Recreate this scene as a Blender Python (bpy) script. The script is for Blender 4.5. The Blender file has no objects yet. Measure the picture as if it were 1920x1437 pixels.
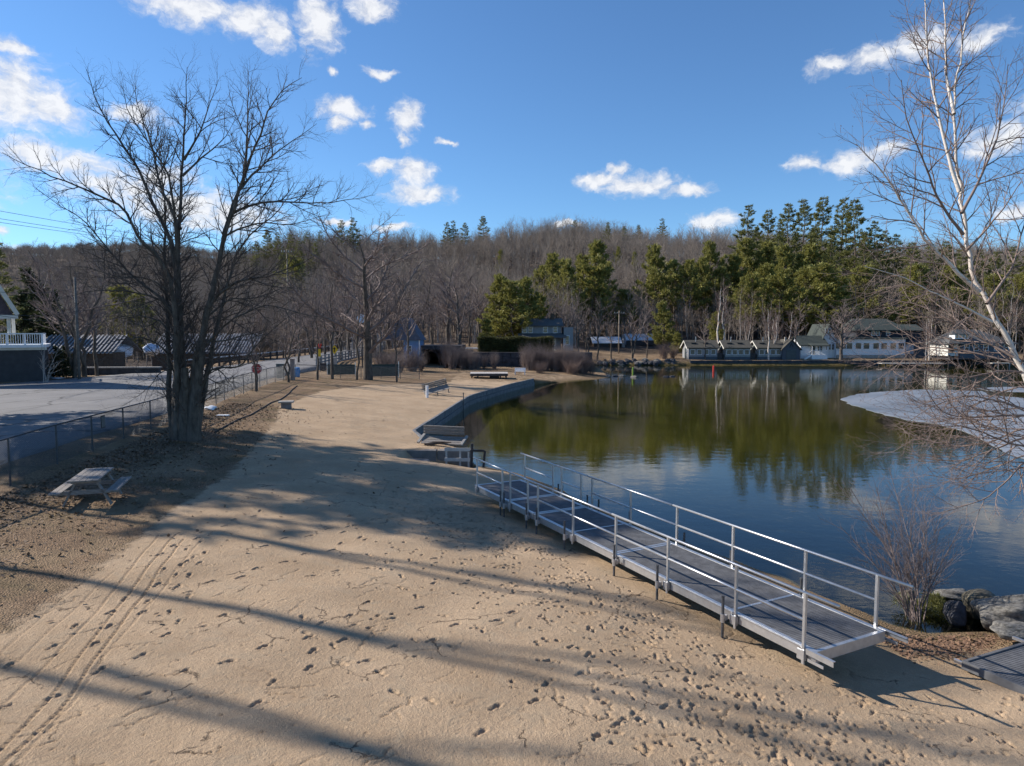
import bpy, math, random
import numpy as np
from mathutils import Vector, Matrix
random.seed(7); np.random.seed(7)
sc = bpy.context.scene
col = sc.collection
R = math.radians
# ------------------------------------------------------------------ camera
F, HOR, CX, CY, CAMZ = 1280.0, 622.0, 960.0, 718.5, 5.0
PIT = math.atan((CY - HOR) / F)
cam_d = bpy.data.cameras.new('camera'); cam = bpy.data.objects.new('camera', cam_d); col.objects.link(cam)
cam.location = (0, 0, CAMZ); cam.rotation_euler = (math.pi / 2 - PIT, 0, 0)
cam_d.sensor_width = 36; cam_d.lens = F / 1920 * 36; cam_d.clip_end = 6000; cam_d.clip_start = .1
sc.camera = cam
def ray(px, py):
    x = (px - CX) / F; u = -(py - CY) / F
    return x, math.cos(PIT) + u * math.sin(PIT), -math.sin(PIT) + u * math.cos(PIT)
def at_z(px, py, z):
    x, y, d = ray(px, py); t = (z - CAMZ) / d
    return Vector((x * t, y * t, z))
def at_y(px, py, Y):
    x, y, d = ray(px, py); t = Y / y
    return Vector((x * t, Y, CAMZ + d * t))
# ------------------------------------------------------------------ object helpers
def tag(o, label=None, cat=None, group=None, kind=None):
    if label: o['label'] = label
    if cat: o['category'] = cat
    if group: o['group'] = group
    if kind: o['kind'] = kind
    return o
def empty(name, loc=(0, 0, 0), rz=0.0, label=None, cat=None, group=None):
    o = bpy.data.objects.new(name, None); col.objects.link(o)
    o.location = loc; o.rotation_euler = (0, 0, rz); o.empty_display_size = .2
    return tag(o, label, cat, group)
class MB:
    def __init__(s): s.v = []; s.f = []; s.n = 0; s.mi = []
    def add(s, v, f, mi=0):
        v = np.asarray(v, float).reshape(-1, 3)
        s.v.append(v); k = s.n
        for q in f:
            s.f.append(tuple(int(i) + k for i in q)); s.mi.append(mi)
        s.n += len(v)
        return s
    def box(s, c, d, rz=0.0, mi=0, M=None):
        x, y, z = d[0] / 2, d[1] / 2, d[2] / 2
        v = np.array([(-x, -y, -z), (x, -y, -z), (x, y, -z), (-x, y, -z), (-x, -y, z), (x, -y, z), (x, y, z), (-x, y, z)])
        if M is not None: v = v @ np.array(M.to_3x3()).T
        elif rz: v = v @ np.array(Matrix.Rotation(rz, 3, 'Z')).T
        return s.add(v + np.array(c), [(0, 3, 2, 1), (4, 5, 6, 7), (0, 1, 5, 4), (1, 2, 6, 5), (2, 3, 7, 6), (3, 0, 4, 7)], mi)
    def bar(s, a, b, w, h=None, mi=0, up=(0, 0, 1)):
        a, b = Vector(a), Vector(b); h = h or w
        d = (b - a); L = d.length
        if L < 1e-6: return s
        d.normalize(); upv = Vector(up)
        if abs(d.dot(upv)) > .98: upv = Vector((1, 0, 0))
        x = d.cross(upv).normalized(); y = x.cross(d)
        M = Matrix((x, d, y)).transposed()
        return s.box((a + b) / 2, (w, L, h), M=M, mi=mi)
    def tube(s, pts, rad, sides=6, mi=0, cap=True):
        pts = np.asarray([tuple(p) for p in pts], float); n = len(pts)
        rad = np.full(n, rad) if np.isscalar(rad) else np.asarray(rad, float)
        v, f = tube_arrays(pts, rad, sides)
        s.add(v, f, mi)
        if cap:
            k = s.n - n * sides
            s.f.append(tuple(k + i for i in range(sides))[::-1]); s.mi.append(mi)
            s.f.append(tuple(k + (n - 1) * sides + i for i in range(sides))); s.mi.append(mi)
        return s
    def prism(s, poly, z0, z1, mi=0):
        n = len(poly)
        v = [(p[0], p[1], z0) for p in poly] + [(p[0], p[1], z1) for p in poly]
        f = [tuple(range(n))[::-1], tuple(range(n, 2 * n))] + [(i, (i + 1) % n, n + (i + 1) % n, n + i) for i in range(n)]
        return s.add(v, f, mi)
    def extr(s, poly, y0, y1, mi=0):            # polygon in x,z extruded along y
        n = len(poly)
        v = [(p[0], y0, p[1]) for p in poly] + [(p[0], y1, p[1]) for p in poly]
        f = [tuple(range(n)), tuple(range(n, 2 * n))[::-1]] + [(i, n + i, n + (i + 1) % n, (i + 1) % n) for i in range(n)]
        return s.add(v, f, mi)
    def extx(s, poly, x0, x1, mi=0):            # polygon in y,z extruded along x
        n = len(poly)
        v = [(x0, p[0], p[1]) for p in poly] + [(x1, p[0], p[1]) for p in poly]
        f = [tuple(range(n))[::-1], tuple(range(n, 2 * n))] + [(i, (i + 1) % n, n + (i + 1) % n, n + i) for i in range(n)]
        return s.add(v, f, mi)
    def mesh(s, name, mats, smooth=False):
        m = bpy.data.meshes.new(name)
        v = np.concatenate(s.v) if s.v else np.zeros((0, 3))
        m.from_pydata(v.tolist(), [], s.f)
        for k in (mats if isinstance(mats, (list, tuple)) else [mats]): m.materials.append(k)
        if any(s.mi): m.polygons.foreach_set('material_index', s.mi)
        if smooth: m.polygons.foreach_set('use_smooth', [True] * len(s.f))
        m.update(); return m
    def build(s, name, mats, parent=None, smooth=False, loc=None, bevel=0):
        o = bpy.data.objects.new(name, s.mesh(name, mats, smooth)); col.objects.link(o)
        if parent: o.parent = parent
        if loc is not None: o.location = loc
        if bevel:
            b = o.modifiers.new('edge', 'BEVEL'); b.width = bevel; b.segments = 2; b.limit_method = 'ANGLE'
        return o
def copy_tree(o, parent=None):
    c = o.copy(); col.objects.link(c); c.parent = parent
    for ch in list(o.children): copy_tree(ch, c)
    return c
def tube_arrays(pts, rad, sides):
    n = len(pts)
    t = np.gradient(pts, axis=0) if n > 1 else np.array([[0, 0, 1.]])
    t /= (np.linalg.norm(t, axis=1, keepdims=True) + 1e-9)
    m = t.mean(0); ref = np.array([1., 0, 0]) if abs(m[0]) < abs(m[2]) else np.array([0, 0, 1.])
    if abs(m @ ref) > .9: ref = np.array([0, 1., 0])
    a = np.cross(t, ref); a /= (np.linalg.norm(a, axis=1, keepdims=True) + 1e-9); b = np.cross(t, a)
    th = np.arange(sides) / sides * 2 * np.pi
    ring = (a[:, None, :] * np.cos(th)[None, :, None] + b[:, None, :] * np.sin(th)[None, :, None]) * rad[:, None, None]
    v = (pts[:, None, :] + ring).reshape(-1, 3)
    i = np.arange(n - 1)[:, None] * sides; j = np.arange(sides)[None, :]; j2 = (j + 1) % sides
    f = np.stack([i + j, i + j2, i + sides + j2, i + sides + j], -1).reshape(-1, 4)
    return v, f
def fast_mesh(name, v, f, mats, smooth=True, mi=None):
    """v (n,3), f (m,k) arrays -> mesh"""
    m = bpy.data.meshes.new(name); v = np.asarray(v, np.float32); f = np.asarray(f, np.int32)
    m.vertices.add(len(v)); m.vertices.foreach_set('co', v.ravel())
    k = f.shape[1]; m.loops.add(f.size); m.loops.foreach_set('vertex_index', f.ravel())
    m.polygons.add(len(f)); m.polygons.foreach_set('loop_start', np.arange(0, f.size, k, dtype=np.int32))
    m.polygons.foreach_set('use_smooth', np.full(len(f), smooth))
    if mi is not None: m.polygons.foreach_set('material_index', np.asarray(mi, np.int32))
    for k in (mats if isinstance(mats, (list, tuple)) else [mats]): m.materials.append(k)
    m.update(calc_edges=True); m.validate(); return m
def link(name, mesh, parent=None, loc=None):
    o = bpy.data.objects.new(name, mesh); col.objects.link(o)
    if parent: o.parent = parent
    if loc is not None: o.location = loc
    return o
# ------------------------------------------------------------------ materials
MATS = {}
class NT:
    def __init__(s, m): s.t = m.node_tree; s.n = s.t.nodes; s.l = s.t.links
    def a(s, typ, **k):
        nd = s.n.new(typ)
        for q, v in k.items(): setattr(nd, q, v)
        return nd
    def ln(s, a, b): s.l.new(a, b)
    def math(s, op, a, b=None, clamp=False):
        nd = s.a('ShaderNodeMath', operation=op, use_clamp=clamp)
        for i, q in enumerate((a, b)):
            if q is None: continue
            if isinstance(q, (int, float)): nd.inputs[i].default_value = q
            else: s.ln(q, nd.inputs[i])
        return nd.outputs[0]
    def noise(s, scale, vec=None, detail=4, rough=.55, out='Fac', dist=0.0):
        nd = s.a('ShaderNodeTexNoise'); nd.inputs['Scale'].default_value = scale; nd.inputs['Detail'].default_value = detail
        nd.inputs['Roughness'].default_value = rough; nd.inputs['Distortion'].default_value = dist
        if vec is not None: s.ln(vec, nd.inputs['Vector'])
        return nd.outputs[out]
    def ramp(s, fac, stops):
        nd = s.a('ShaderNodeValToRGB'); e = nd.color_ramp.elements
        while len(e) < len(stops): e.new(.5)
        for q, (p, c) in zip(e, stops):
            q.position = p; q.color = (c, c, c, 1) if isinstance(c, (int, float)) else (*c, 1)
        s.ln(fac, nd.inputs[0]); return nd.outputs[0]
    def mix(s, fac, a, b, mode='MIX'):
        nd = s.a('ShaderNodeMix', data_type='RGBA', blend_type=mode)
        for i, q in ((0, fac), (6, a), (7, b)):
            if isinstance(q, (int, float)): nd.inputs[i].default_value = q
            elif isinstance(q, tuple): nd.inputs[i].default_value = (*q, 1)
            else: s.ln(q, nd.inputs[i])
        return nd.outputs[2]
    def bump(s, h, strength=.4, dist=.02, normal=None):
        nd = s.a('ShaderNodeBump'); nd.inputs['Strength'].default_value = strength; nd.inputs['Distance'].default_value = dist
        s.ln(h, nd.inputs['Height'])
        if normal is not None: s.ln(normal, nd.inputs['Normal'])
        return nd.outputs[0]
def newmat(name):
    m = bpy.data.materials.new(name); m.use_nodes = True; t = NT(m)
    b = t.n['Principled BSDF']; return m, t, b
def mat(name, c, rough=.75, var=.25, scale=3.0, metal=0.0, bump=.0, bscale=None, c2=None, spec=.3, obj=True, stretch=None):
    """base colour varied by noise between c*(1-var) and c*(1+var) (or c and c2), weathering bump"""
    if name in MATS: return MATS[name]
    m, t, b = newmat(name)
    tc = t.a('ShaderNodeTexCoord'); vec = tc.outputs['Object']
    if stretch:
        mp = t.a('ShaderNodeMapping'); mp.inputs['Scale'].default_value = stretch; t.ln(vec, mp.inputs[0]); vec = mp.outputs[0]
    n = t.noise(scale, vec, 5, .6)
    lo = tuple(x * (1 - var) for x in c); hi = c2 or tuple(min(1, x * (1 + var)) for x in c)
    f = t.ramp(n, [(.3, 0.0), (.7, 1.0)])
    t.ln(t.mix(f, lo, hi), b.inputs['Base Color'])
    b.inputs['Roughness'].default_value = rough; b.inputs['Metallic'].default_value = metal
    b.inputs['Specular IOR Level'].default_value = spec
    if bump:
        t.ln(t.bump(t.noise(bscale or scale * 6, vec, 4), bump, .02), b.inputs['Normal'])
    MATS[name] = m; return m
# ------------------------------------------------------------------ sky, sun
SUN_EL, SUN_AZ = R(33), R(180 - 16.5)           # direction towards the sun, azimuth measured from +X
sd_ = Vector((math.cos(SUN_EL) * math.cos(SUN_AZ), math.cos(SUN_EL) * math.sin(SUN_AZ), math.sin(SUN_EL)))
sl = bpy.data.lights.new('sun', 'SUN'); so = bpy.data.objects.new('sun', sl); col.objects.link(so)
sl.energy = 5.0; sl.angle = R(.55); sl.color = (1, .93, .83)
so.rotation_euler = (-sd_).to_track_quat('-Z', 'Y').to_euler(); so.location = (-60, 20, 60)
W = bpy.data.worlds.new('World'); sc.world = W; W.use_nodes = True
t = NT(W); bg = t.n['Background']; bg.inputs['Strength'].default_value = .10
sky = t.a('ShaderNodeTexSky', sky_type='NISHITA'); sky.sun_disc = False; sky.sun_elevation = SUN_EL
sky.sun_rotation = math.pi / 2 - SUN_AZ; sky.altitude = 600; sky.air_density = 1.0; sky.dust_density = .12; sky.ozone_density = 2.6
tc = t.a('ShaderNodeTexCoord'); D = tc.outputs['Generated']
sx = t.a('ShaderNodeSeparateXYZ'); t.ln(D, sx.inputs[0])
az = t.math('ARCTAN2', sx.outputs[0], sx.outputs[1]); el = t.math('ARCSINE', sx.outputs[2])
cb = t.a('ShaderNodeCombineXYZ'); t.ln(az, cb.inputs[0]); t.ln(el, cb.inputs[1])
def vm(op, a, b):
    nd = t.a('ShaderNodeVectorMath', operation=op)
    for i, q in enumerate((a, b)):
        if isinstance(q, tuple): nd.inputs[i].default_value = q
        elif q is not None: t.ln(q, nd.inputs[i])
    return nd.outputs['Value'] if op == 'LENGTH' else nd.outputs[0]
nz = t.a('ShaderNodeTexNoise'); nz.inputs['Scale'].default_value = 22; nz.inputs['Detail'].default_value = 6; nz.inputs['Roughness'].default_value = .6
t.ln(cb.outputs[0], nz.inputs['Vector'])
wr = vm('MULTIPLY', vm('SUBTRACT', nz.outputs['Color'], (.5, .5, .5)), (.05, .035, 0))
cc = vm('ADD', cb.outputs[0], wr)
CL = [(25, 185, 85, 55), (95, 205, 55, 38), (38, 160, 48, 50), (22, 88, 40, 13), (60, 292, 65, 30), (150, 312, 100, 30), (235, 350, 130, 38), (340, 390, 170, 50),
      (420, 405, 120, 45), (300, 330, 70, 25), (250, 215, 60, 16), (130, 480, 120, 10), (360, 15, 110, 30), (470, 40, 70, 30), (515, 68, 42, 30), (597, 42, 42, 52), (693, 15, 48, 22),
      (645, 205, 52, 20), (640, 232, 22, 16), (686, 230, 16, 10), (766, 222, 32, 34), (752, 262, 14, 14), (722, 315, 36, 15), (775, 322, 42, 26), (782, 362, 68, 22),
      (708, 137, 32, 10), (620, 130, 10, 7), (840, 268, 22, 6), (1130, 338, 58, 16), (1200, 347, 85, 22), (1290, 358, 54, 14), (1160, 320, 26, 14), (1335, 417, 52, 20), (1560, 122, 48, 20),
      (1640, 108, 66, 26), (1720, 84, 66, 28), (1840, 68, 55, 22), (1508, 302, 40, 18), (1600, 305, 76, 22), (1662, 285, 45, 18), (1880, 258, 66, 30), (1838, 282, 38, 16),
      (1905, 402, 34, 16), (742, 426, 40, 8), (630, 414, 46, 7), (1060, 419, 30, 7), (10, 436, 20, 10),
      (-300, 100, 120, 60), (-160, 330, 110, 50), (2040, 210, 120, 50), (900, -300, 160, 50), (300, -300, 220, 70)]
dm = None
for px, py, rx, ry in CL:
    r = ray(px, py); A = math.atan2(r[0], r[1]); E = math.asin(r[2] / math.sqrt(sum(q * q for q in r)))
    q = vm('LENGTH', vm('MULTIPLY', vm('SUBTRACT', cc, (A, E, 0)), (F / rx * 1.0, F / ry * 1.0, 0)), None)
    if px > 1450 and 40 < py < 310: q = t.math('ADD', q, .12)
    if 140 < px < 460 and 270 < py < 490: q = t.math('ADD', q, .14)
    dm = q if dm is None else t.math('MINIMUM', dm, q)
n2 = t.a('ShaderNodeTexNoise'); n2.inputs['Scale'].default_value = 46; n2.inputs['Detail'].default_value = 7; n2.inputs['Roughness'].default_value = .62
mp = t.a('ShaderNodeMapping'); mp.inputs['Scale'].default_value = (1, 1.5, 1); t.ln(cc, mp.inputs[0]); t.ln(mp.outputs[0], n2.inputs['Vector'])
dens = t.math('ADD', t.math('SUBTRACT', 1.18, dm), t.math('MULTIPLY', t.math('SUBTRACT', n2.outputs['Fac'], .5), 1.55))
cov = t.ramp(dens, [(.0, 0.0), (.95, .93)]); t.n[-1].color_ramp.interpolation = 'EASE'
shade = t.ramp(t.math('ADD', t.math('MULTIPLY', n2.outputs['Fac'], .75), t.math('MULTIPLY', dens, .22)), [(.30, (4.0, 4.3, 5.0)), (.66, (6.6, 6.65, 6.8))])
skyc = t.mix(1.0, sky.outputs[0], (.63, .88, 1.09), 'MULTIPLY')
t.ln(t.mix(cov, skyc, shade), bg.inputs['Color'])
# ------------------------------------------------------------------ terrain height field
SHORE_NEAR = [(260, 10), (60, 12.5), (30, 12.5), (16, 13.4), (10.5, 13.7), (8.6, 13.7), (7.6, 15), (5.8, 18.5), (3.8, 22), (2.4, 25), (1.1, 28), (-.3, 30), (-1.6, 31.2)]
NOTCH = [(-1.9, 31.6), (-2.0, 32.8), (-3.9, 33.9)]
WALL = [(-4.15, 33.3), (-5.45, 37.3), (-3.66, 58), (-.9, 68.5), (2.45, 79)]
SHORE_FAR = [(6, 84), (11, 88.5), (13, 92), (13.5, 97), (14.3, 118), (14.8, 126), (33, 127), (60, 127), (86, 122.5), (110, 118), (260, 112)]
LAKE = np.array(SHORE_NEAR + NOTCH + WALL + SHORE_FAR)
def seg_dist(P, poly, closed=False):
    d = np.full(len(P), 1e9); n = len(poly)
    for i in range(n if closed else n - 1):
        a = np.array(poly[i], float); b = np.array(poly[(i + 1) % n], float); ab = b - a
        tt = np.clip(((P - a) @ ab) / (ab @ ab), 0, 1)
        d = np.minimum(d, np.linalg.norm(P - a - tt[:, None] * ab, axis=1))
    return d
def inside(P, poly):
    c = np.zeros(len(P), bool); n = len(poly); x, y = P[:, 0], P[:, 1]
    for i in range(n):
        x1, y1 = poly[i]; x2, y2 = poly[(i + 1) % n]
        if y1 == y2: continue
        c ^= ((y1 > y) != (y2 > y)) & (x < (x2 - x1) * (y - y1) / (y2 - y1) + x1)
    return c
def sst(a, b, x):
    q = np.clip((x - a) / (b - a), 0, 1); return q * q * (3 - 2 * q)
CP = [(5, 10.6, -.74), (3.3, 14, -.68), (1.7, 17.3, -.68), (.2, 20.5, -.72), (-1.1, 22.7, -.7), (2.5, 9.8, -.42), (.8, 13, -.42), (-1, 16.5, -.45), (-2.8, 20, -.45), (-3.5, 24, -.45),
      (-3, 8, -.1), (-4, 12, -.12), (-6, 17, -.12), (-7, 22, -.12), (-7, 28, -.15), (-8, 8, .08), (-10, 14, .1), (-12, 20, .1), (-12, 25, .15), (-12, 30, .3), (-14.2, 29.3, .45),
      (-15.3, 22.3, .55), (-14.2, 22, .25), (-16.2, 28.2, .6), (-15.2, 28, .45), (-17.9, 41.2, .6), (-18.5, 44.2, .6), (-20.7, 57.4, .6), (-20.8, 65.5, .6), (-14.9, 13, .5), (-13.6, 13, .25),
      (-20, 20, .55), (-25, 40, .55), (-28, 60, .55), (-30, 80, .55), (-35, 25, .55), (-40, 50, .55), (-30, 120, .6), (-35, 180, .8), (-24, 100, .55), (-40, 15, .55), (-26, 10, .55), (-45, 62, .7), (-40, 72, .5), (-48, 75, .3), (-60, 60, .9),
      (-9, 40, -.05), (-12, 45, .2), (-8, 52, -.1), (-7, 60, -.2), (-12, 60, .1), (-5.6, 38, -.42), (-4.6, 35, -.5), (-5, 46, -.42), (-4, 58, -.42), (-1.5, 69.5, -.42), (2, 79, -.42), (-6, 72, -.25), (-3, 78, -.32), (2, 84, -.6),
      (6, 88, -.75), (0, 92, -.4), (8, 94, -.6), (-16, 67, .3), (-9.7, 72.8, -.1), (-10, 80, -.1), (-10, 90, -.4), (-18, 90, -.1), (0, 110, .1), (-12, 120, .1), (8, 115, .1),
      (9, 11, -.86), (12, 11.5, -.9), (10, 12.8, -1.0), (14, 9, -.75), (8, 8, -.75), (6.8, 10.5, -.86), (5, 6, -.55), (0, 5, -.1), (-6, 4, .1), (20, 8, -.5), (20, 12, -.9), (40, 5, -.3), (100, 5, 0), (-15, 2, .4),
      (-3, 31.9, -.5), (-2.8, 32.4, -.62), (-3.2, 29.5, -.55), (-1.5, 28, -.7), (-5.5, 31, -.4), (-4.2, 28, -.42), (-2.5, 27, -.55), (0, 26, -.85), (.3, 28, -.95),
      (15, 127.6, -.35), (33, 128.3, -.4), (60, 128.3, -.4), (90, 123.6, -.4), (115, 119, -.4), (30, 134, -.05), (60, 136, 0), (90, 130, 0), (60, 145, .2), (120, 130, 0), (14, 135, .2)]
CP += [(x, y, -1.2) for x, y in SHORE_NEAR[1:] + SHORE_FAR[:5] if x < 100]
CP = np.array(CP); _n = len(CP)
_A = np.zeros((_n + 1, _n + 1)); _A[:_n, :_n] = np.linalg.norm(CP[:, None, :2] - CP[None, :, :2], axis=2); _A[:_n, _n] = 1; _A[_n, :_n] = 1
_w = np.linalg.solve(_A + np.diag([-.02] * _n + [0]), np.append(CP[:, 2], 0))
def land(P):
    z = np.full(len(P), _w[_n])
    for i in range(_n): z += _w[i] * np.hypot(P[:, 0] - CP[i, 0], P[:, 1] - CP[i, 1])
    x, y = P[:, 0], P[:, 1]
    far = np.maximum(sst(150, 190, y), np.maximum(sst(-60, -95, x), sst(120, 160, x)))
    z = z * (1 - far) + .6 * far
    tx = (1 - sst(10, 14, x)) * (1 - .0) + sst(10, 14, x) * (1 - sst(14, 16 + np.maximum(0, y - 127) * .9, x)) * .35 * sst(128, 136, y); tx *= sst(-24, -19, x)
    z = z + 1.9 * sst(101.4, 102.6, y) * tx * (1 - sst(180, 210, y)) * (1 - (sst(-13.6, -13.3, x) - sst(-8.6, -8.3, x)) * (1 - sst(110, 111, y)))
    z = z - .6 * (sst(-5.0, -4.4, x) - sst(-1.9, -1.5, x)) * (sst(28.6, 29.4, y) - sst(30.92, 31.0, y))
    z = z - 1.6 * sst(-41, -48, x) * sst(72, 80, y) * (1 - sst(150, 200, y))        # low ground by the mill
    ridge = 39 + 2.5 * np.sin(x * .021 + 1) + 1.5 * np.sin(x * .055)
    hill = ridge * sst(142, 340, y + 6 * np.sin(x * .03)) * sst(-175, -95, x + .12 * (y - 300)) * (1 - .5 * sst(345, 500, y))
    hill *= 1 - .12 * sst(110, 220, x)
    z = z + hill
    u = np.arctan2(x, y)                                                              # the distant ridge to the north-west
    z = z + (138 + 9 * np.sin(x * .006) + 5 * np.sin(x * .017)) * sst(560, 1300, y) * (1 - sst(-420, -150, x)) * (1 - .4 * sst(1320, 1500, y))
    return z
def height(P):
    P = np.asarray(P, float).reshape(-1, 2); z = land(P)
    m = (P[:, 0] > -8) & (P[:, 0] < 262) & (P[:, 1] > 9) & (P[:, 1] < 131)
    idx = np.nonzero(m)[0]; Q = P[idx]; ins = inside(Q, LAKE); li = idx[ins]; Q = Q[ins]
    if len(li):
        dn = seg_dist(Q, SHORE_NEAR + NOTCH[:1]); df = seg_dist(Q, SHORE_FAR); dw = seg_dist(Q, WALL)
        bed = np.minimum(.11 * np.minimum(dn, df), .6 + .05 * dw)
        z[li] = -1.22 - np.minimum(bed, 1.9)
    return z
def gz(x, y): return float(height([(x, y)])[0])
def on_ground(px, py, z0=0.0):
    z = z0
    for _ in range(12):
        p = at_z(px, py, z); z = gz(p.x, p.y)
    return Vector((p.x, p.y, z))
# grid
xs = [np.arange(-10, 9.2, .026)]
st, x = .026, 9.2; right = []
while x < 1600: st *= 1.035; x += st; right.append(x)
st, x = .026, -10; left = []
while x > -1900: st *= 1.035; x -= st; left.append(x)
GX = np.concatenate([np.array(left[::-1]), xs[0], np.array(right)])
ys = [1.0, 3.0, 5.0]; y = 6.0
while y < 1700:
    ys.append(y); y += min(max(.00012 * y * y, .026), .3) if y < 86 else .3 * 1.0 if y < 104 else (y - 104) * .045 + .3
GY = np.array(ys)
XX, YY = np.meshgrid(GX, GY); P2 = np.stack([XX.ravel(), YY.ravel()], 1)
Z = height(P2).reshape(XX.shape)
rng = np.random.default_rng(3)
# soft undulation of the beach
beach = (sst(-16, -9, XX) * (1 - sst(9, 12, XX)) * (1 - sst(34, 45, YY)))
Z += beach * (.018 * np.sin(XX * 1.3 + 2 * np.sin(YY * .7)) + .014 * np.sin(YY * 1.7 + XX * .6) + .008 * np.sin(XX * 3.1 - YY * 2.3))
def stamp(cx, cy, a, la, lb, depth, rim=.35, power=2.6):
    r = max(la, lb) * 2.0
    i0, i1 = np.searchsorted(GX, [cx - r, cx + r]); j0, j1 = np.searchsorted(GY, [cy - r, cy + r])
    if i1 - i0 < 2 or j1 - j0 < 2: return
    dx = XX[j0:j1, i0:i1] - cx; dy = YY[j0:j1, i0:i1] - cy
    u = (dx * math.cos(a) + dy * math.sin(a)) / la; v = (-dx * math.sin(a) + dy * math.cos(a)) / lb
    q = np.sqrt(u * u + v * v)
    dz = -depth * np.exp(-q ** (power * 1.4)) + depth * rim * np.exp(-((q - 1.45) / .35) ** 2)
    Z[j0:j1, i0:i1] += dz
def print_foot(cx, cy, a, s=1.0, depth=.035):
    k = rng.uniform(.7, 1.1)
    stamp(cx + .07 * s * math.cos(a), cy + .07 * s * math.sin(a), a, .085 * s, .05 * s, depth * k, .3)
    stamp(cx - .07 * s * math.cos(a), cy - .07 * s * math.sin(a), a, .055 * s, .042 * s, depth * k * .9, .3)
DA, DU, DN = np.array([5.0, 10.6]), np.array([-.453, .891]), np.array([-.891, -.453])
for _ in range(820):
    tt = rng.uniform(-2.5, 15); o = .35 + rng.gamma(2.3, .72)
    p = DA + DU * tt + DN * o
    if rng.random() < .72: stamp(p[0], p[1], rng.uniform(0, 6.3), rng.uniform(.032, .058), rng.uniform(.028, .04), rng.uniform(.04, .06), .22)
    else: print_foot(p[0], p[1], rng.uniform(0, 6.3), rng.uniform(.6, .9), .045)
for _ in range(200):
    p = (rng.uniform(1.0, 8.5), rng.uniform(7.8, 10.6))
    if rng.random() < .6: stamp(p[0], p[1], rng.uniform(0, 6.3), rng.uniform(.03, .05), rng.uniform(.026, .04), rng.uniform(.03, .05), .25)
    else: print_foot(p[0], p[1], rng.uniform(0, 6.3), .75, .04)
for x0, y0, a, n in [(-7.6, 9.2, 1.3, 9), (-7, 8.2, 1.0, 8), (-5.9, 11.5, 1.9, 9), (-6.4, 13, .9, 9), (-5.2, 9.2, .9, 8), (-3.6, 9.0, 1.2, 8), (-2.4, 10.5, .7, 6), (-1.2, 9.2, 2.4, 7),
                     (-4.3, 14.2, .5, 8), (-6, 16, 1.0, 9), (-8, 15, 1.3, 8), (-2, 13.2, 1.9, 6), (-.5, 8.6, 1.0, 6), (-6.8, 10.6, 1.5, 8), (-4.5, 17.5, 1.2, 8), (-2, 18.5, 2.2, 9)]:
    x, y = x0, y0
    for k in range(n):
        s = 1 if k % 2 else -1
        print_foot(x - s * .1 * math.sin(a), y + s * .1 * math.cos(a), a + .12 * s, rng.uniform(.78, .95), .045)
        st = rng.uniform(.5, .75); x += st * math.cos(a); y += st * math.sin(a); a += rng.normal(0, .16)
for _ in range(420):                                     # pits and crumbs
    p = (rng.uniform(-9, 6), rng.uniform(7.5, 16)); stamp(p[0], p[1], 0, rng.uniform(.02, .035), rng.uniform(.02, .03), rng.uniform(.015, .03), .3)
for _ in range(170):                                     # cracks in the crust
    x, y, a = rng.uniform(-8.5, 6), 7.6 + 8 * rng.random() ** 1.5, rng.uniform(-.6, 1.5)
    dp = rng.uniform(.008, .024); kink = a
    for k in range(rng.integers(6, 30)):
        stamp(x, y, a, .034, .0145, dp * rng.uniform(.4, 1.2), .0, 2)
        if k % 3 == 0: a = kink + rng.normal(0, .6)
        x += .034 * math.cos(a); y += .034 * math.sin(a)
TR = [[(-30, 1437), (90, 1310), (180, 1190), (250, 1100), (330, 1000)], [(0, 1437), (110, 1330), (205, 1200), (270, 1110), (345, 1010)], [(-60, 1380), (60, 1270), (160, 1170), (235, 1080), (300, 1000)], [(-90, 1340), (20, 1250), (130, 1150), (215, 1070)],
      [(10, 1450), (130, 1320), (225, 1195), (290, 1120), (380, 1010)], [(-80, 1300), (40, 1190), (120, 1120), (200, 1060)]]
for k, tr in enumerate(TR):
    w = [np.array(on_ground(*p)) for p in tr]; dpt = (.03, .034, .02, .014, .016, .012)[k]
    for a, b in zip(w[:-1], w[1:]):
        L = np.linalg.norm(b - a); n = int(L / .03); ang = math.atan2(b[1] - a[1], b[0] - a[0])
        for i in range(n):
            p = a + (b - a) * i / n; stamp(p[0] + .01 * math.sin(i * .11), p[1], ang, .05, .026, dpt * .38, .25, 2)
for k in range(26):                                      # caterpillar marks on the upper beach
    p = at_z(668 + 42 * (k % 2) - .18 * k + 10, 808 - 1.9 * k, -.1); stamp(p.x, p.y, 0, .5, .09, .05, .3, 2)
V = np.stack([XX.ravel(), YY.ravel(), Z.ravel()], 1)
ny, nx = XX.shape
ii = (np.arange(ny - 1)[:, None] * nx + np.arange(nx - 1)[None, :]).ravel()
FQ = np.stack([ii, ii + 1, ii + nx + 1, ii + nx], 1)
# zones: leaf litter / sand / wet / bed
XB = np.interp(P2[:, 1], [4, 11.2, 13.7, 15.7, 18.5, 23.3, 29.4, 36, 42, 53, 62, 66, 70], [-8.2, -8.4, -8.7, -9.0, -9.5, -9.9, -11, -12.6, -14.4, -15, -13, -9.5, -6.5])
lit = sst(-.7, .7, XB - P2[:, 0])
lit = np.maximum(lit, sst(12.15, 12.9, P2[:, 1] - .1 * np.sin(P2[:, 0] * 3)) * sst(7.0, 8.0, P2[:, 0]) * (P2[:, 1] < 20))
lit = np.maximum(lit, .55 * sst(68, 76, P2[:, 1]) * (P2[:, 1] < 95) + sst(90, 97, P2[:, 1]))
lit = np.maximum(lit, sst(14, 20, P2[:, 0]))
zz = Z.ravel(); wet = (1 - sst(-1.12, -.86, zz)) * (P2[:, 1] < 95)
below = zz < -1.21
wood = np.maximum(sst(138, 150, P2[:, 1]), sst(-50, -62, P2[:, 0]) * sst(80, 95, P2[:, 1]))
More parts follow.
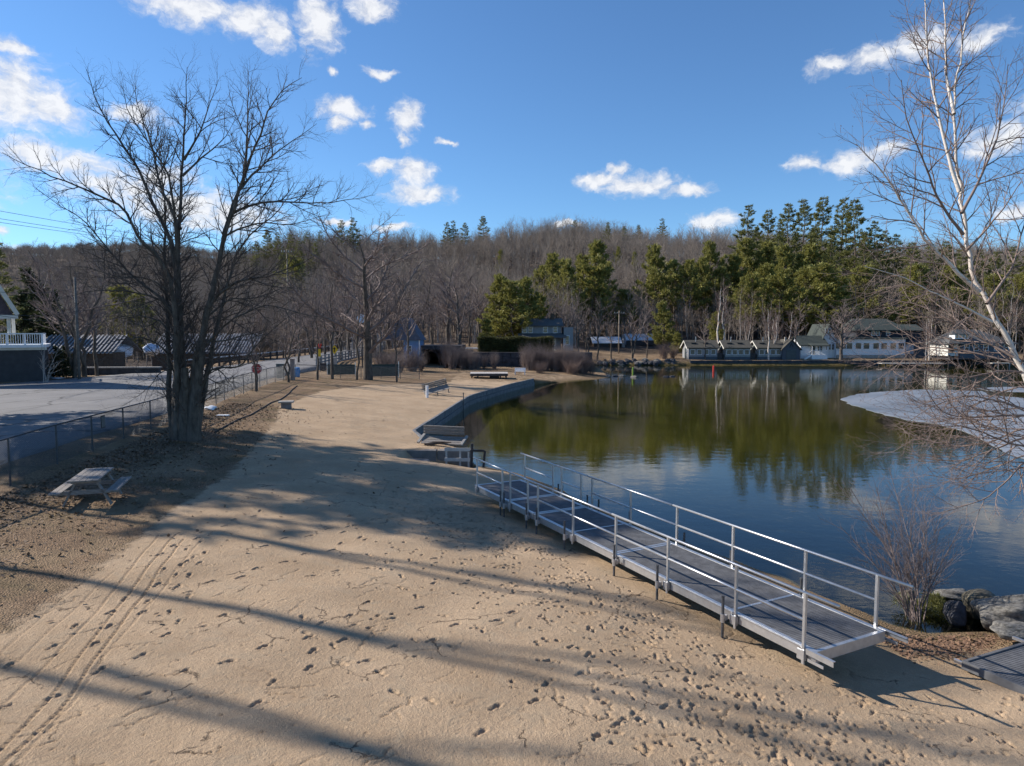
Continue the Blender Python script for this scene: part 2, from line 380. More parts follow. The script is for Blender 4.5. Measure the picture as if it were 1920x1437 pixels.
# ------------------------------------------------------------------ ground material
m, t, b = newmat('ground'); at_w = t.a('ShaderNodeAttribute', attribute_name='zone').outputs['Alpha']
A_ = lambda n: t.a('ShaderNodeAttribute', attribute_name=n)
at = A_('zone').outputs['Color']; sp = t.a('ShaderNodeSeparateColor'); t.ln(at, sp.inputs[0])
L_, W_, B_ = sp.outputs[0], sp.outputs[1], sp.outputs[2]
geo = t.a('ShaderNodeNewGeometry'); pos = geo.outputs['Position']
g1 = t.noise(.55, pos, 5, .6); g2 = t.noise(9, pos, 5, .65); g3 = t.noise(70, pos, 3, .6)
sand = t.mix(t.ramp(g1, [(.35, 0.0), (.68, 1.0)]), (.40, .285, .18), (.575, .42, .275))
sand = t.mix(t.ramp(g2, [(.3, .45), (.60, 0.0)]), sand, (.345, .24, .155))
sand = t.mix(t.ramp(g3, [(.38, .65), (.54, 0.0)]), sand, (.26, .185, .125))
sand = t.mix(t.ramp(t.noise(1.7, pos, 6, .7, dist=1.0), [(.50, 0.0), (.70, .6)]), sand, (.36, .285, .20))
v1 = t.a('ShaderNodeTexVoronoi'); v1.inputs['Scale'].default_value = 26; t.ln(pos, v1.inputs['Vector'])
vs = t.a('ShaderNodeSeparateColor'); t.ln(v1.outputs['Color'], vs.inputs[0])
leaf = t.mix(vs.outputs[0], (.10, .065, .042), (.40, .265, .16))
leaf = t.mix(t.ramp(t.noise(26, pos, 4, .7), [(.4, 0.0), (.66, 1.0)]), leaf, (.21, .145, .095))
leaf = t.mix(t.ramp(t.noise(.8, pos, 4, .6), [(.46, 0.0), (.64, .5)]), leaf, (.115, .10, .05))
leaf = t.mix(t.ramp(t.noise(.35, pos, 5, .6), [(.46, 0.0), (.62, .7)]), leaf, (.36, .255, .16))
lf = t.math('ADD', L_, t.math('MULTIPLY', t.math('SUBTRACT', t.noise(1.6, pos, 6, .72), .5), 1.3))
lf = t.ramp(lf, [(.36, 0.0), (.60, 1.0)])
leaf = t.mix(at_w, leaf, t.mix(t.ramp(g1, [(.3, 0.0), (.7, 1.0)]), (.060, .047, .040), (.125, .095, .075)))
# fragments of dried-crust cracks
wv_ = t.a('ShaderNodeVectorMath', operation='ADD'); t.ln(pos, wv_.inputs[0]); ws = t.a('ShaderNodeVectorMath', operation='SCALE'); ws.inputs['Scale'].default_value = .55
wn = t.a('ShaderNodeTexNoise'); wn.inputs['Scale'].default_value = 2.2; wn.inputs['Detail'].default_value = 6; wn.inputs['Roughness'].default_value = .65; t.ln(pos, wn.inputs['Vector']); t.ln(wn.outputs['Color'], ws.inputs[0]); t.ln(ws.outputs[0], wv_.inputs[1])
vc = t.a('ShaderNodeTexVoronoi', feature='DISTANCE_TO_EDGE'); vc.inputs['Scale'].default_value = .85; t.ln(wv_.outputs[0], vc.inputs['Vector'])
crk = t.math('MULTIPLY', t.ramp(vc.outputs['Distance'], [(.004, 1.0), (.014, 0.0)]), t.ramp(t.noise(1.1, pos, 3, .6), [(.54, 0.0), (.60, 1.0)]))
sand = t.mix(t.math('MULTIPLY', crk, .8), sand, (.11, .08, .055))
c = t.mix(lf, sand, leaf)
c = t.mix(t.ramp(W_, [(.1, 0.0), (.9, 1.0)]), c, (.20, .14, .082))
v2 = t.a('ShaderNodeTexVoronoi'); v2.inputs['Scale'].default_value = 2.6; t.ln(pos, v2.inputs['Vector']); v2.inputs['Randomness'].default_value = .95
v3 = t.a('ShaderNodeSeparateColor'); t.ln(v2.outputs['Color'], v3.inputs[0])
stones = t.mix(v3.outputs[0], (.003, .004, .004), (.034, .030, .024))
stones = t.mix(t.ramp(v2.outputs['Distance'], [(.25, 0.0), (.5, .85)]), stones, (.003, .003, .003))
bedc = t.mix(t.ramp(t.noise(.12, pos, 4, .6), [(.36, 0.0), (.66, 1.0)]), (.058, .050, .009), (.115, .088, .020))
sy = t.a('ShaderNodeSeparateXYZ'); t.ln(pos, sy.inputs[0])
far_bed = t.math('ADD', sy.outputs[1], t.math('MULTIPLY', sy.outputs[0], -.35))
bedc = t.mix(t.ramp(t.math('MULTIPLY', t.math('SUBTRACT', far_bed, 21), .05), [(.0, 0.0), (.9, 1.0)]), stones, bedc)
c = t.mix(B_, c, bedc)
t.ln(c, b.inputs['Base Color']); b.inputs['Roughness'].default_value = .93; b.inputs['Specular IOR Level'].default_value = .12
g4 = t.noise(24, pos, 4, .7); hb = t.math('ADD', t.math('ADD', t.math('MULTIPLY', g2, .55), t.math('MULTIPLY', g4, .5)), t.math('MULTIPLY', g3, .3)); hb = t.math('SUBTRACT', hb, t.math('MULTIPLY', crk, .5)); hb = t.math('ADD', hb, t.math('MULTIPLY', t.math('MULTIPLY', v1.outputs['Distance'], lf), 1.2))
t.ln(t.bump(hb, .9, .055), b.inputs['Normal'])
gm = fast_mesh('ground', V, FQ, m)
ca = gm.attributes.new('zone', 'FLOAT_COLOR', 'POINT')
ca.data.foreach_set('color', np.stack([lit, wet, below.astype(float), wood], 1).astype(np.float32).ravel())
ground = link('ground', gm); tag(ground, kind='structure')
# ------------------------------------------------------------------ water
m, t, b = newmat('lake_water'); t.n.remove(b); out = t.n['Material Output']
geo = t.a('ShaderNodeNewGeometry'); pos = geo.outputs['Position']
mp = t.a('ShaderNodeMapping'); mp.inputs['Scale'].default_value = (1.0, 1.7, 1); mp.inputs['Rotation'].default_value = (0, 0, .35); t.ln(pos, mp.inputs[0])
w1 = t.noise(.9, mp.outputs[0], 3, .5); w2 = t.noise(4.5, mp.outputs[0], 3, .55)
wind = t.ramp(t.noise(.06, pos, 3, .55), [(.38, .25), (.62, 1.0)])
h = t.math('ADD', t.math('MULTIPLY', w1, .55), t.math('MULTIPLY', t.math('MULTIPLY', w2, .3), wind))
nrm = t.bump(h, .15, .055)
vd = t.a('ShaderNodeVectorMath', operation='DOT_PRODUCT'); t.ln(geo.outputs['Incoming'], vd.inputs[0]); t.ln(nrm, vd.inputs[1])
fres = t.math('ADD', .02, t.math('MULTIPLY', .86, t.math('POWER', t.math('SUBTRACT', 1.0, t.math('ABSOLUTE', vd.outputs['Value']), True), 5.0)), True)
gl = t.a('ShaderNodeBsdfGlossy'); gl.inputs['Roughness'].default_value = .015; t.ln(nrm, gl.inputs['Normal']); gl.inputs['Color'].default_value = (1, 1, 1, 1)
tr = t.a('ShaderNodeBsdfTransparent'); tr.inputs['Color'].default_value = (.64, .69, .50, 1)
mx = t.a('ShaderNodeMixShader'); t.ln(fres, mx.inputs[0]); t.ln(tr.outputs[0], mx.inputs[1]); t.ln(gl.outputs[0], mx.inputs[2])
t.ln(mx.outputs[0], out.inputs['Surface'])
wv = [(-7, 9.5, -1.2), (262, 9.5, -1.2), (262, 131, -1.2), (-7, 131, -1.2)]
tag(MB().add(wv, [(0, 1, 2, 3)]).build('water', m), kind='structure')
# ------------------------------------------------------------------ ice
def rough_poly(pts, step, amp, seed=1, closed=True):
    rr = random.Random(seed); o = []
    n = len(pts)
    for i in range(n if closed else n - 1):
        a, b = Vector(pts[i][:2]), Vector(pts[(i + 1) % n][:2]); L = (b - a).length; k = max(1, int(L / step)); nr = Vector((-(b - a).y, (b - a).x)) / max(L, 1e-6)
        for j in range(k):
            o.append(a + (b - a) * j / k + nr * rr.uniform(-amp, amp) * (0 if j == 0 else 1))
    return o
m, t, b = newmat('lake_ice')
pos = t.a('ShaderNodeNewGeometry').outputs['Position']
c = t.mix(t.ramp(t.noise(.12, pos, 5, .65, dist=.6), [(.3, 0.0), (.7, 1.0)]), (.11, .13, .155), (.27, .29, .32))
c = t.mix(t.ramp(t.noise(1.2, pos, 5, .7), [(.58, 0.0), (.78, .5)]), c, (.38, .395, .415))
t.ln(c, b.inputs['Base Color']); b.inputs['Roughness'].default_value = .45; b.inputs['Specular IOR Level'].default_value = .2
t.ln(t.bump(t.noise(3, pos, 4), .25, .02), b.inputs['Normal'])
def ice(px, label, seed):
    pl = [at_z(x, y, -1.19) for x, y in px]
    o = MB().prism([tuple(p) for p in rough_poly(pl, .8, .22, seed)], -1.215, -1.175).build('ice_sheet', m)
    return tag(o, label, 'ice')
ice([(1577, 748), (1604, 740), (1650, 735), (1720, 731), (1800, 732.5), (1842, 734), (1850, 741), (1920, 747), (2300, 752), (2300, 900), (2050, 905), (1925, 866), (1865, 838), (1815, 812), (1762, 796), (1700, 788), (1640, 773), (1594, 758)],
    'large pale grey sheet of melting ice with pointed tip on the lake', 3)
ice([(1832, 729), (1870, 726.5), (1930, 725), (2300, 724), (2300, 736), (1940, 736.5), (1868, 734)], 'narrow strip of ice beyond the dark open lead on the lake', 5)
# ------------------------------------------------------------------ road
ROAD_N = [(-15.9, 8), (-16.6, 16), (-17.0, 22), (-17.7, 28), (-18.0, 31), (-19.4, 41), (-20.2, 45), (-22.2, 57), (-22.8, 66), (-24.3, 85), (-27.2, 125), (-33, 200)]
ROAD_F = [(-31, 8), (-31, 16), (-31.5, 22), (-32.5, 28), (-33.5, 33), (-38.0, 44), (-40.0, 50), (-42.5, 57), (-40.5, 66), (-36.5, 85), (-37.5, 125), (-42, 200)]
mb = MB(); NR = 10; rows = []
def resample(pl, n):
    pl = np.array(pl, float); s = np.append(0, np.cumsum(np.linalg.norm(np.diff(pl, axis=0), axis=1))); q = np.linspace(0, s[-1], n)
    return np.stack([np.interp(q, s, pl[:, 0]), np.interp(q, s, pl[:, 1])], 1)
ra, rb = resample(ROAD_N, 240), resample(ROAD_F, 240)
g = np.stack([ra + (rb - ra) * k / NR for k in range(NR + 1)], 1)
road_zs = np.maximum(height(g.reshape(-1, 2)), .45).reshape(240, NR + 1); road_zs = np.convolve(road_zs.mean(1), np.ones(25) / 25, 'same'); road_zs[:14] = road_zs[14]; road_zs[-14:] = road_zs[-15]
road_zs = np.maximum(road_zs + .08, .66)[:, None] + .07 * np.sin(np.linspace(0, math.pi, NR + 1))[None, :]
def road_z(y): return float(np.interp(y, ra[:, 1], road_zs[:, 0]))
vv = np.concatenate([g, road_zs[:, :, None]], 2)
sk = vv.copy(); lo0 = vv[:, :1].copy(); lo0[:, :, 2] -= .5; lo0[:, :, 0] += .25; lo1 = vv[:, -1:].copy(); lo1[:, :, 2] -= .5; lo1[:, :, 0] -= .25
vv = np.concatenate([lo0, vv, lo1], 1); nc = NR + 3
ii = (np.arange(239)[:, None] * nc + np.arange(nc - 1)[None, :]).ravel()
m, t, b = newmat('asphalt'); pos = t.a('ShaderNodeNewGeometry').outputs['Position']
c = t.mix(t.ramp(t.noise(.35, pos, 6, .65), [(.3, 0.0), (.7, 1.0)]), (.155, .15, .15), (.225, .217, .215))
c = t.mix(t.ramp(t.noise(40, pos, 3), [(.35, .5), (.55, 0.0)]), c, (.10, .10, .105))
mp = t.a('ShaderNodeMapping'); mp.inputs['Scale'].default_value = (.30, .10, 1); mp.inputs['Rotation'].default_value = (0, 0, -1.2); t.ln(pos, mp.inputs[0])
vo = t.a('ShaderNodeTexVoronoi', feature='DISTANCE_TO_EDGE'); vo.inputs['Scale'].default_value = 1.0
wv = t.a('ShaderNodeVectorMath', operation='ADD'); t.ln(mp.outputs[0], wv.inputs[0]); sc_ = t.a('ShaderNodeVectorMath', operation='SCALE'); sc_.inputs['Scale'].default_value = .35
nc_ = t.a('ShaderNodeTexNoise'); nc_.inputs['Scale'].default_value = 2.5; nc_.inputs['Detail'].default_value = 5; t.ln(mp.outputs[0], nc_.inputs['Vector']); t.ln(nc_.outputs['Color'], sc_.inputs[0]); t.ln(sc_.outputs[0], wv.inputs[1]); t.ln(wv.outputs[0], vo.inputs['Vector'])
c = t.mix(t.ramp(vo.outputs['Distance'], [(.006, .85), (.02, 0.0)]), c, (.05, .05, .05))
t.ln(c, b.inputs['Base Color']); b.inputs['Roughness'].default_value = .85; b.inputs['Specular IOR Level'].default_value = .25
t.ln(t.bump(t.noise(60, pos, 2), .3, .01), b.inputs['Normal'])
road = link('road', fast_mesh('road', vv.reshape(-1, 3), np.stack([ii, ii + nc, ii + nc + 1, ii + 1], 1), m)); tag(road, kind='structure')
# ------------------------------------------------------------------ bark and foliage materials
def bark(name, lo, hi, scale=6, rough=.9):
    m, t, b = newmat(name); tc = t.a('ShaderNodeTexCoord'); mp = t.a('ShaderNodeMapping'); mp.inputs['Scale'].default_value = (1, 1, .25); t.ln(tc.outputs['Object'], mp.inputs[0])
    n = t.noise(scale, mp.outputs[0], 5, .7); t.ln(t.mix(t.ramp(n, [(.32, 0.0), (.68, 1.0)]), lo, hi), b.inputs['Base Color'])
    b.inputs['Roughness'].default_value = rough; b.inputs['Specular IOR Level'].default_value = .15
    t.ln(t.bump(t.noise(scale * 3, mp.outputs[0], 4), .6, .02), b.inputs['Normal']); return m
M_maple = bark('maple_bark', (.05, .042, .036), (.165, .138, .115))
M_twig = bark('maple_twig', (.065, .05, .044), (.15, .118, .10), 3)
M_wood = bark('woodland_bark', (.175, .146, .124), (.355, .298, .252), .35)
M_redtwig = bark('red_twig', (.13, .085, .075), (.25, .19, .165), 2)
M_palebark = bark('pale_bark', (.28, .25, .235), (.50, .46, .43), 1)
M_bush = bark('bush_twig', (.135, .105, .10), (.28, .225, .205), 1.5)
m, t, b = newmat('birch_bark'); tc = t.a('ShaderNodeTexCoord'); mp = t.a('ShaderNodeMapping'); mp.inputs['Scale'].default_value = (2, 2, 9); t.ln(tc.outputs['Object'], mp.inputs[0])
n = t.noise(2.4, mp.outputs[0], 4, .65); c = t.mix(t.ramp(n, [(.60, 0.0), (.67, 1.0)]), (.62, .56, .50), (.06, .05, .045))
c = t.mix(t.ramp(t.noise(1.3, tc.outputs['Object'], 3), [(.4, 0.0), (.7, .5)]), c, (.42, .30, .22)); t.ln(c, b.inputs['Base Color']); b.inputs['Roughness'].default_value = .7
M_birch = m
M_birchtwig = bark('birch_twig', (.14, .10, .085), (.30, .23, .20), 3)
M_catkin = mat('birch_catkin', (.16, .085, .06), .8, .3, 5)
def foliage(name, lo, hi, scale, tr=.25):
    m, t, b = newmat(name); pos = t.a('ShaderNodeNewGeometry').outputs['Position']
    n = t.noise(scale, pos, 4, .7); t.ln(t.mix(t.ramp(n, [(.3, 0.0), (.7, 1.0)]), lo, hi), b.inputs['Base Color'])
    b.inputs['Roughness'].default_value = .6; b.inputs['Specular IOR Level'].default_value = .25; out = t.n['Material Output']
    td = t.a('ShaderNodeBsdfTranslucent'); td.inputs['Color'].default_value = (*[x * 1.2 for x in hi], 1)
    mx = t.a('ShaderNodeMixShader'); mx.inputs[0].default_value = tr; t.ln(b.outputs[0], mx.inputs[1]); t.ln(td.outputs[0], mx.inputs[2]); t.ln(mx.outputs[0], out.inputs[0]); return m
M_pine = foliage('white_pine_needles', (.068, .080, .026), (.20, .20, .066), .55)
M_pine2 = foliage('young_pine_needles', (.098, .104, .028), (.28, .262, .072), .5)
M_dark = foliage('spruce_needles', (.022, .032, .017), (.05, .062, .028), .8)
M_hedge = foliage('hedge_leaves', (.030, .036, .012), (.095, .092, .028), 1.2)
M_pinebark = bark('pine_bark', (.07, .055, .045), (.15, .12, .10), 3)
# ------------------------------------------------------------------ branch growth
def batch_tubes(br, sides_of):
    """br: list of (pts (n,3), rad (n), level) -> verts, quads"""
    groups = {}
    for p, r, l in br: groups.setdefault((len(p), sides_of(l)), []).append((p, r))
    Vs, Fs, k = [], [], 0
    for (n, s), L in groups.items():
        p = np.array([q[0] for q in L]); r = np.array([q[1] for q in L]); B = len(L)
        tg = np.gradient(p, axis=1); tg /= np.linalg.norm(tg, axis=2, keepdims=True) + 1e-9
        mean = tg.mean(1); ref = np.zeros((B, 3)); am = np.argmin(np.abs(mean), axis=1); ref[np.arange(B), am] = 1
        a = np.cross(tg, ref[:, None, :]); a /= np.linalg.norm(a, axis=2, keepdims=True) + 1e-9; bb = np.cross(tg, a)
        th = np.arange(s) / s * 2 * np.pi
        v = p[:, :, None, :] + (a[:, :, None, :] * np.cos(th)[None, None, :, None] + bb[:, :, None, :] * np.sin(th)[None, None, :, None]) * r[:, :, None, None]
        i = (np.arange(n - 1) * s)[:, None]; j = np.arange(s)[None, :]; j2 = (j + 1) % s
        f = np.stack([i + j, i + j2, i + s + j2, i + s + j], -1).reshape(-1, 4)
        Fs.append((f[None] + (np.arange(B) * n * s)[:, None, None]).reshape(-1, 4) + k); Vs.append(v.reshape(-1, 3)); k += B * n * s
    return np.concatenate(Vs), np.concatenate(Fs)
def unit(v): return v / (np.linalg.norm(v) + 1e-9)
def smooth_line(pts, n):
    pts = np.asarray([tuple(p) for p in pts], float); s = np.append(0, np.cumsum(np.linalg.norm(np.diff(pts, axis=0), axis=1)))
    q = np.linspace(0, s[-1], n * 3); o = np.stack([np.interp(q, s, pts[:, k]) for k in range(3)], 1)
    for _ in range(4): o[1:-1] = (o[:-2] + 2 * o[1:-1] + o[2:]) / 4
    return o[np.linspace(0, len(o) - 1, n).round().astype(int)]
def branch_line(rg, p, d, L, n, wander, up, droop=0.0):
    st = L / (n - 1); o = [p]
    for k in range(n - 1):
        d = unit(d + rg.normal(0, wander, 3) + np.array([0, 0, up - droop * k / n])); p = p + d * st; o.append(p)
    return np.array(o)
def spawn(rg, out, pts, rad, lev, P):
    if lev >= len(P): return
    q = P[lev]; s = np.append(0, np.cumsum(np.linalg.norm(np.diff(pts, axis=0), axis=1))); L = s[-1]
    n = q['n'] if q['n'] >= 1 and not q.get('perm') else max(1, int(q['n'] * L))
    az0 = rg.uniform(0, 6.28)
    for k in range(n):
        tt = q.get('t0', .2) + (1 - q.get('t0', .2)) * (k + rg.uniform(.1, .9)) / n; x = tt * L
        i = min(len(pts) - 2, int(np.searchsorted(s, x) - 1)); i = max(i, 0); fr = (x - s[i]) / (s[i + 1] - s[i] + 1e-9)
        p = pts[i] + (pts[i + 1] - pts[i]) * fr; r = rad[i] + (rad[i + 1] - rad[i]) * fr; tg = unit(pts[i + 1] - pts[i])
        a = unit(np.cross(tg, np.array([0, 0, 1.]) if abs(tg[2]) < .95 else np.array([1., 0, 0]))); bb = np.cross(tg, a)
        az = az0 + k * 2.4 + rg.normal(0, .4); an = q['ang'] * rg.uniform(.75, 1.2)
        d = unit(tg * math.cos(an) + (a * math.cos(az) + bb * math.sin(az)) * math.sin(an))
        l = min(q['len'] * (1 - q.get('fall', .55) * tt) * rg.uniform(.6, 1.2), q.get('max', 99)) if 'len' in q else L * q['ratio'] * (1 - q.get('fall', .55) * tt) * rg.uniform(.6, 1.2)
        ns = q.get('seg', 4); pl = branch_line(rg, p, d, l, ns + 1, q.get('w', .12), q.get('up', .05), q.get('droop', 0))
        r0 = min(r * .7, q['r']); rr = np.linspace(r0, max(q.get('tip', .35) * r0, .0015), ns + 1)
        out.append((pl, rr, lev + 1)); spawn(rg, out, pl, rr, lev + 1, P)
def make_tree(name, limbs, P, seed, mats, sides=(8, 5, 4, 3, 3), label=None, cat='tree', group=None, origin=None, extra=None, stems=99, taper=.8):
    """limbs: list of (points, r0, r1); everything in world metres, moved to the origin"""
    rg = np.random.default_rng(seed); br = []; origin = np.array(origin if origin is not None else limbs[0][0][0], float)
    for li, (pts, r0, r1) in enumerate(limbs):
        pl = smooth_line(pts, max(8, len(pts) * 3)) - origin; n = len(pl)
        pl[2:-1] += rg.normal(0, .02 * min(1.0, r0 * 8), (n - 3, 3))
        rr = r0 + (r1 - r0) * (np.linspace(0, 1, n) ** taper)
        br.append((pl, rr, 0 if li < stems else .5)); spawn(rg, br, pl, rr, 0, P)
    so_ = lambda l: sides[min(math.ceil(l), len(sides) - 1)]
    root = empty(name, tuple(origin), 0, label, cat, group)
    v, f = batch_tubes([q for q in br if q[2] == 0], so_); link('trunk', fast_mesh(name + '_trunk', v, f, mats[0]), root)
    tw = [q for q in br if q[2] > 0]; v, f = batch_tubes(tw, so_)
    ch = link('crown', fast_mesh(name + '_crown', v, f, mats[1]), root)
    if extra: extra(rg, tw, root)
    return root
def px_limb(pxs, Y, dy, r0, r1):
    n = len(pxs); return ([at_y(x, y, Y + dy * (k / (n - 1)) ** 1.2) for k, (x, y) in enumerate(pxs)], r0, r1)
# ---- the big many-stemmed maple by the fence
G0 = on_ground(345, 824)
Yt = G0.y
LIMBS = [
    ([(336, 826), (333, 740), (330, 600), (318, 520), (297, 480), (263, 453), (229, 386), (188, 367), (139, 346), (75, 322), (4, 286)], -3.0, .20, .012),
    ([(337, 829), (335, 780), (334, 710), (331, 640)], .3, .40, .20), ([(360, 829), (363, 780), (371, 710), (379, 640)], -.3, .42, .20), ([(348, 829), (348, 760), (346, 690)], -.4, .42, .20),
    ([(341, 826), (342, 700), (338, 588), (323, 457), (289, 389), (259, 314), (229, 269), (188, 209), (162, 130)], 1.5, .23, .012),
    ([(346, 826), (340, 700), (336, 637), (334, 438), (340, 325), (346, 231), (351, 126)], 2.5, .24, .012),
    ([(334, 520), (327, 400), (316, 325), (274, 262), (240, 210), (228, 160)], -3, .10, .01),
    ([(352, 826), (360, 720), (380, 626), (406, 506), (425, 423), (451, 355), (466, 303), (489, 250), (500, 213), (530, 165), (566, 146)], -1.5, .25, .012),
    ([(455, 345), (458, 325), (464, 250), (466, 134)], 1.5, .08, .01),
    ([(420, 440), (443, 363), (480, 320), (526, 280), (594, 232)], 2.5, .10, .01),
    ([(418, 450), (432, 400), (470, 384), (507, 378), (582, 382), (640, 377), (703, 366)], -2, .085, .008),
    ([(410, 490), (425, 438), (488, 416), (545, 423), (620, 400)], 3.5, .07, .008),
    ([(385, 610), (398, 562), (443, 528), (507, 517), (564, 495), (610, 470)], -3, .09, .01),
    ([(368, 760), (385, 705), (401, 690), (451, 688), (476, 653), (520, 610), (560, 580)], -2.5, .07, .008),
    ([(334, 610), (313, 568), (248, 517), (210, 476), (158, 412), (110, 385), (60, 348)], 2.2, .08, .008),
    ([(326, 826), (318, 760), (317, 660), (312, 560), (309, 470), (311, 400), (300, 300), (310, 220)], 3.0, .16, .01),
    ([(366, 824), (382, 740), (396, 660), (420, 560), (440, 480), (470, 440), (520, 400), (560, 340)], 3.5, .17, .01),
    ([(320, 668), (290, 640), (262, 632), (215, 640), (160, 655)], -3, .05, .006),
    ([(322, 690), (298, 700), (278, 730), (262, 778)], -2.5, .03, .005),
    ([(375, 660), (430, 600), (500, 570), (570, 590), (640, 600)], -3.5, .06, .007),
    ([(331, 600), (300, 560), (240, 545), (170, 545), (110, 560)], -3, .06, .007),
    ([(330, 640), (300, 600), (250, 590), (200, 600), (150, 620)], 2, .05, .006), ([(328, 700), (300, 660), (270, 665), (235, 690)], -1.5, .035, .005), ([(378, 640), (420, 640), (470, 625), (520, 640), (560, 650)], 2.5, .05, .006), ([(372, 700), (410, 720), (440, 715), (470, 730)], 2.0, .035, .005), ([(382, 600), (430, 560), (480, 560), (530, 540), (590, 545)], 3.0, .055, .006), ([(335, 560), (280, 520), (220, 520), (160, 500), (100, 500)], 3.0, .05, .006),
    ([(338, 430), (300, 350), (285, 270), (255, 190), (252, 140)], 3.5, .08, .008),
    ([(345, 300), (375, 250), (395, 190), (410, 150)], -1.5, .06, .008), ([(342, 330), (385, 290), (420, 262), (440, 225)], 2, .06, .008)]
PM = [dict(n=2.6, perm=1, t0=.2, ang=.78, len=2.25, fall=.66, r=.028, w=.11, up=.05, seg=6), dict(n=5.0, perm=1, t0=.1, ang=.68, len=1.05, fall=.5, r=.0125, w=.13, up=.05, seg=4, tip=.5),
      dict(n=7.0, perm=1, t0=.1, ang=.7, len=.32, fall=.3, r=.0078, w=.12, up=.12, seg=2, tip=.6)]
make_tree('maple_tree', [px_limb(p, Yt, dy, a, b_ * .7) for p, dy, a, b_ in LIMBS], PM, 4, (M_maple, M_twig), (9, 5, 4, 3),
          'large bare many-stemmed maple with wide spreading crown beside the chain-link fence', 'tree', origin=G0, taper=.62)
# ---- the leaning white birch at the water's edge, its foot just outside the picture
BY = 11.4
BL = [
    ([(2075, 1150), (2015, 950), (1962, 800), (1925, 715), (1908, 680), (1868, 600), (1847, 555), (1828, 530), (1814, 480), (1806, 417), (1799, 355), (1791, 271), (1789, 209), (1793, 138), (1810, 50), (1822, -30)], 1.2, .092, .008),
    ([(1799, 360), (1780, 305), (1764, 234), (1750, 170), (1739, 109), (1735, 0), (1733, -30)], .8, .035, .006), ([(1789, 214), (1774, 142), (1772, 42), (1768, -30)], 1.4, .03, .006),
    ([(1836, 548), (1781, 497), (1735, 451), (1705, 401), (1680, 359), (1647, 313), (1605, 270)], -.5, .042, .005), ([(1860, 604), (1820, 582), (1747, 547), (1689, 518), (1620, 500)], -.8, .028, .004),
    ([(1965, 790), (1916, 778), (1827, 783), (1771, 778), (1749, 754), (1720, 700)], -.6, .028, .004), ([(1990, 850), (1920, 818), (1872, 841), (1805, 865), (1740, 862), (1690, 845)], .8, .026, .004),
    ([(1915, 698), (1872, 696), (1816, 709), (1745, 707), (1690, 690), (1650, 700)], -.9, .022, .004), ([(1985, 850), (1894, 832), (1832, 807), (1805, 798), (1760, 800), (1700, 790)], -.5, .026, .004),
    ([(1945, 745), (1920, 722), (1872, 738), (1827, 760), (1790, 800), (1770, 850)], .6, .02, .004), ([(1995, 880), (1920, 863), (1894, 896), (1850, 935), (1800, 952), (1745, 966)], -.8, .024, .004),
    ([(1960, 790), (1900, 760), (1820, 740), (1750, 760), (1690, 800)], -.7, .02, .004), ([(1985, 850), (1930, 850), (1860, 880), (1800, 900), (1730, 890)], .5, .02, .004), ([(1975, 830), (1920, 800), (1860, 830), (1790, 840), (1720, 820), (1670, 850)], 1.0, .022, .004),
    ([(1850, 570), (1900, 500), (1920, 420), (1935, 330)], .8, .03, .005), ([(1900, 670), (1850, 640), (1780, 600), (1720, 570), (1660, 560)], 1.2, .03, .004),
    ([(1803, 400), (1840, 330), (1870, 260), (1885, 180), (1890, 120)], .9, .03, .005), ([(1806, 440), (1760, 380), (1730, 300), (1700, 230), (1690, 150)], -.9, .03, .005), ([(1900, 680), (1820, 660), (1740, 650), (1680, 665), (1625, 690)], 1.6, .022, .004), ([(1812, 470), (1850, 430), (1890, 380), (1915, 340)], -.6, .025, .005)]
PB = [dict(n=5.4, perm=1, t0=.14, ang=.72, len=1.25, fall=.5, r=.012, w=.10, up=.03, seg=5), dict(n=9, perm=1, t0=.1, ang=.65, len=.48, fall=.4, r=.0056, w=.12, up=.02, seg=3, tip=.5),
      dict(n=7.5, perm=1, t0=.1, ang=.65, len=.18, fall=.3, r=.0036, w=.12, up=0, seg=2, tip=.6)]
def catkins(rg, tw, root):
    ends = np.array([q[0][-1] for q in tw if q[2] >= 2]); ends = ends[rg.random(len(ends)) < .2]
    n = len(ends); d = rg.normal(0, 1, (n, 3)); d[:, 2] -= .6; d /= np.linalg.norm(d, axis=1, keepdims=True)
    s = np.cross(d, rg.normal(0, 1, (n, 3))); s /= np.linalg.norm(s, axis=1, keepdims=True); w = np.cross(d, s); L = rg.uniform(.018, .036, (n, 1))
    v = np.stack([ends, ends + d * L * .5 + s * .005, ends + d * L * .5 - s * .0025 + w * .0045, ends + d * L * .5 - s * .0025 - w * .0045, ends + d * L], 1).reshape(-1, 3)
    k = np.arange(n)[:, None] * 5; f = np.concatenate([k + np.array([[0, 1, 2]]), k + np.array([[0, 2, 3]]), k + np.array([[0, 3, 1]]), k + np.array([[4, 2, 1]]), k + np.array([[4, 3, 2]]), k + np.array([[4, 1, 3]])])
    tag(link('catkins', fast_mesh('catkins', v, f, M_catkin), root), kind='stuff')
make_tree('birch_tree', [px_limb(p, BY, dy, a, b_) for p, dy, a, b_ in BL], PB, 11, (M_birch, M_birchtwig), (8, 5, 4, 3), 'tall leaning white birch with drooping bare twigs over the lake', 'tree', extra=catkins, stems=5, taper=.65)
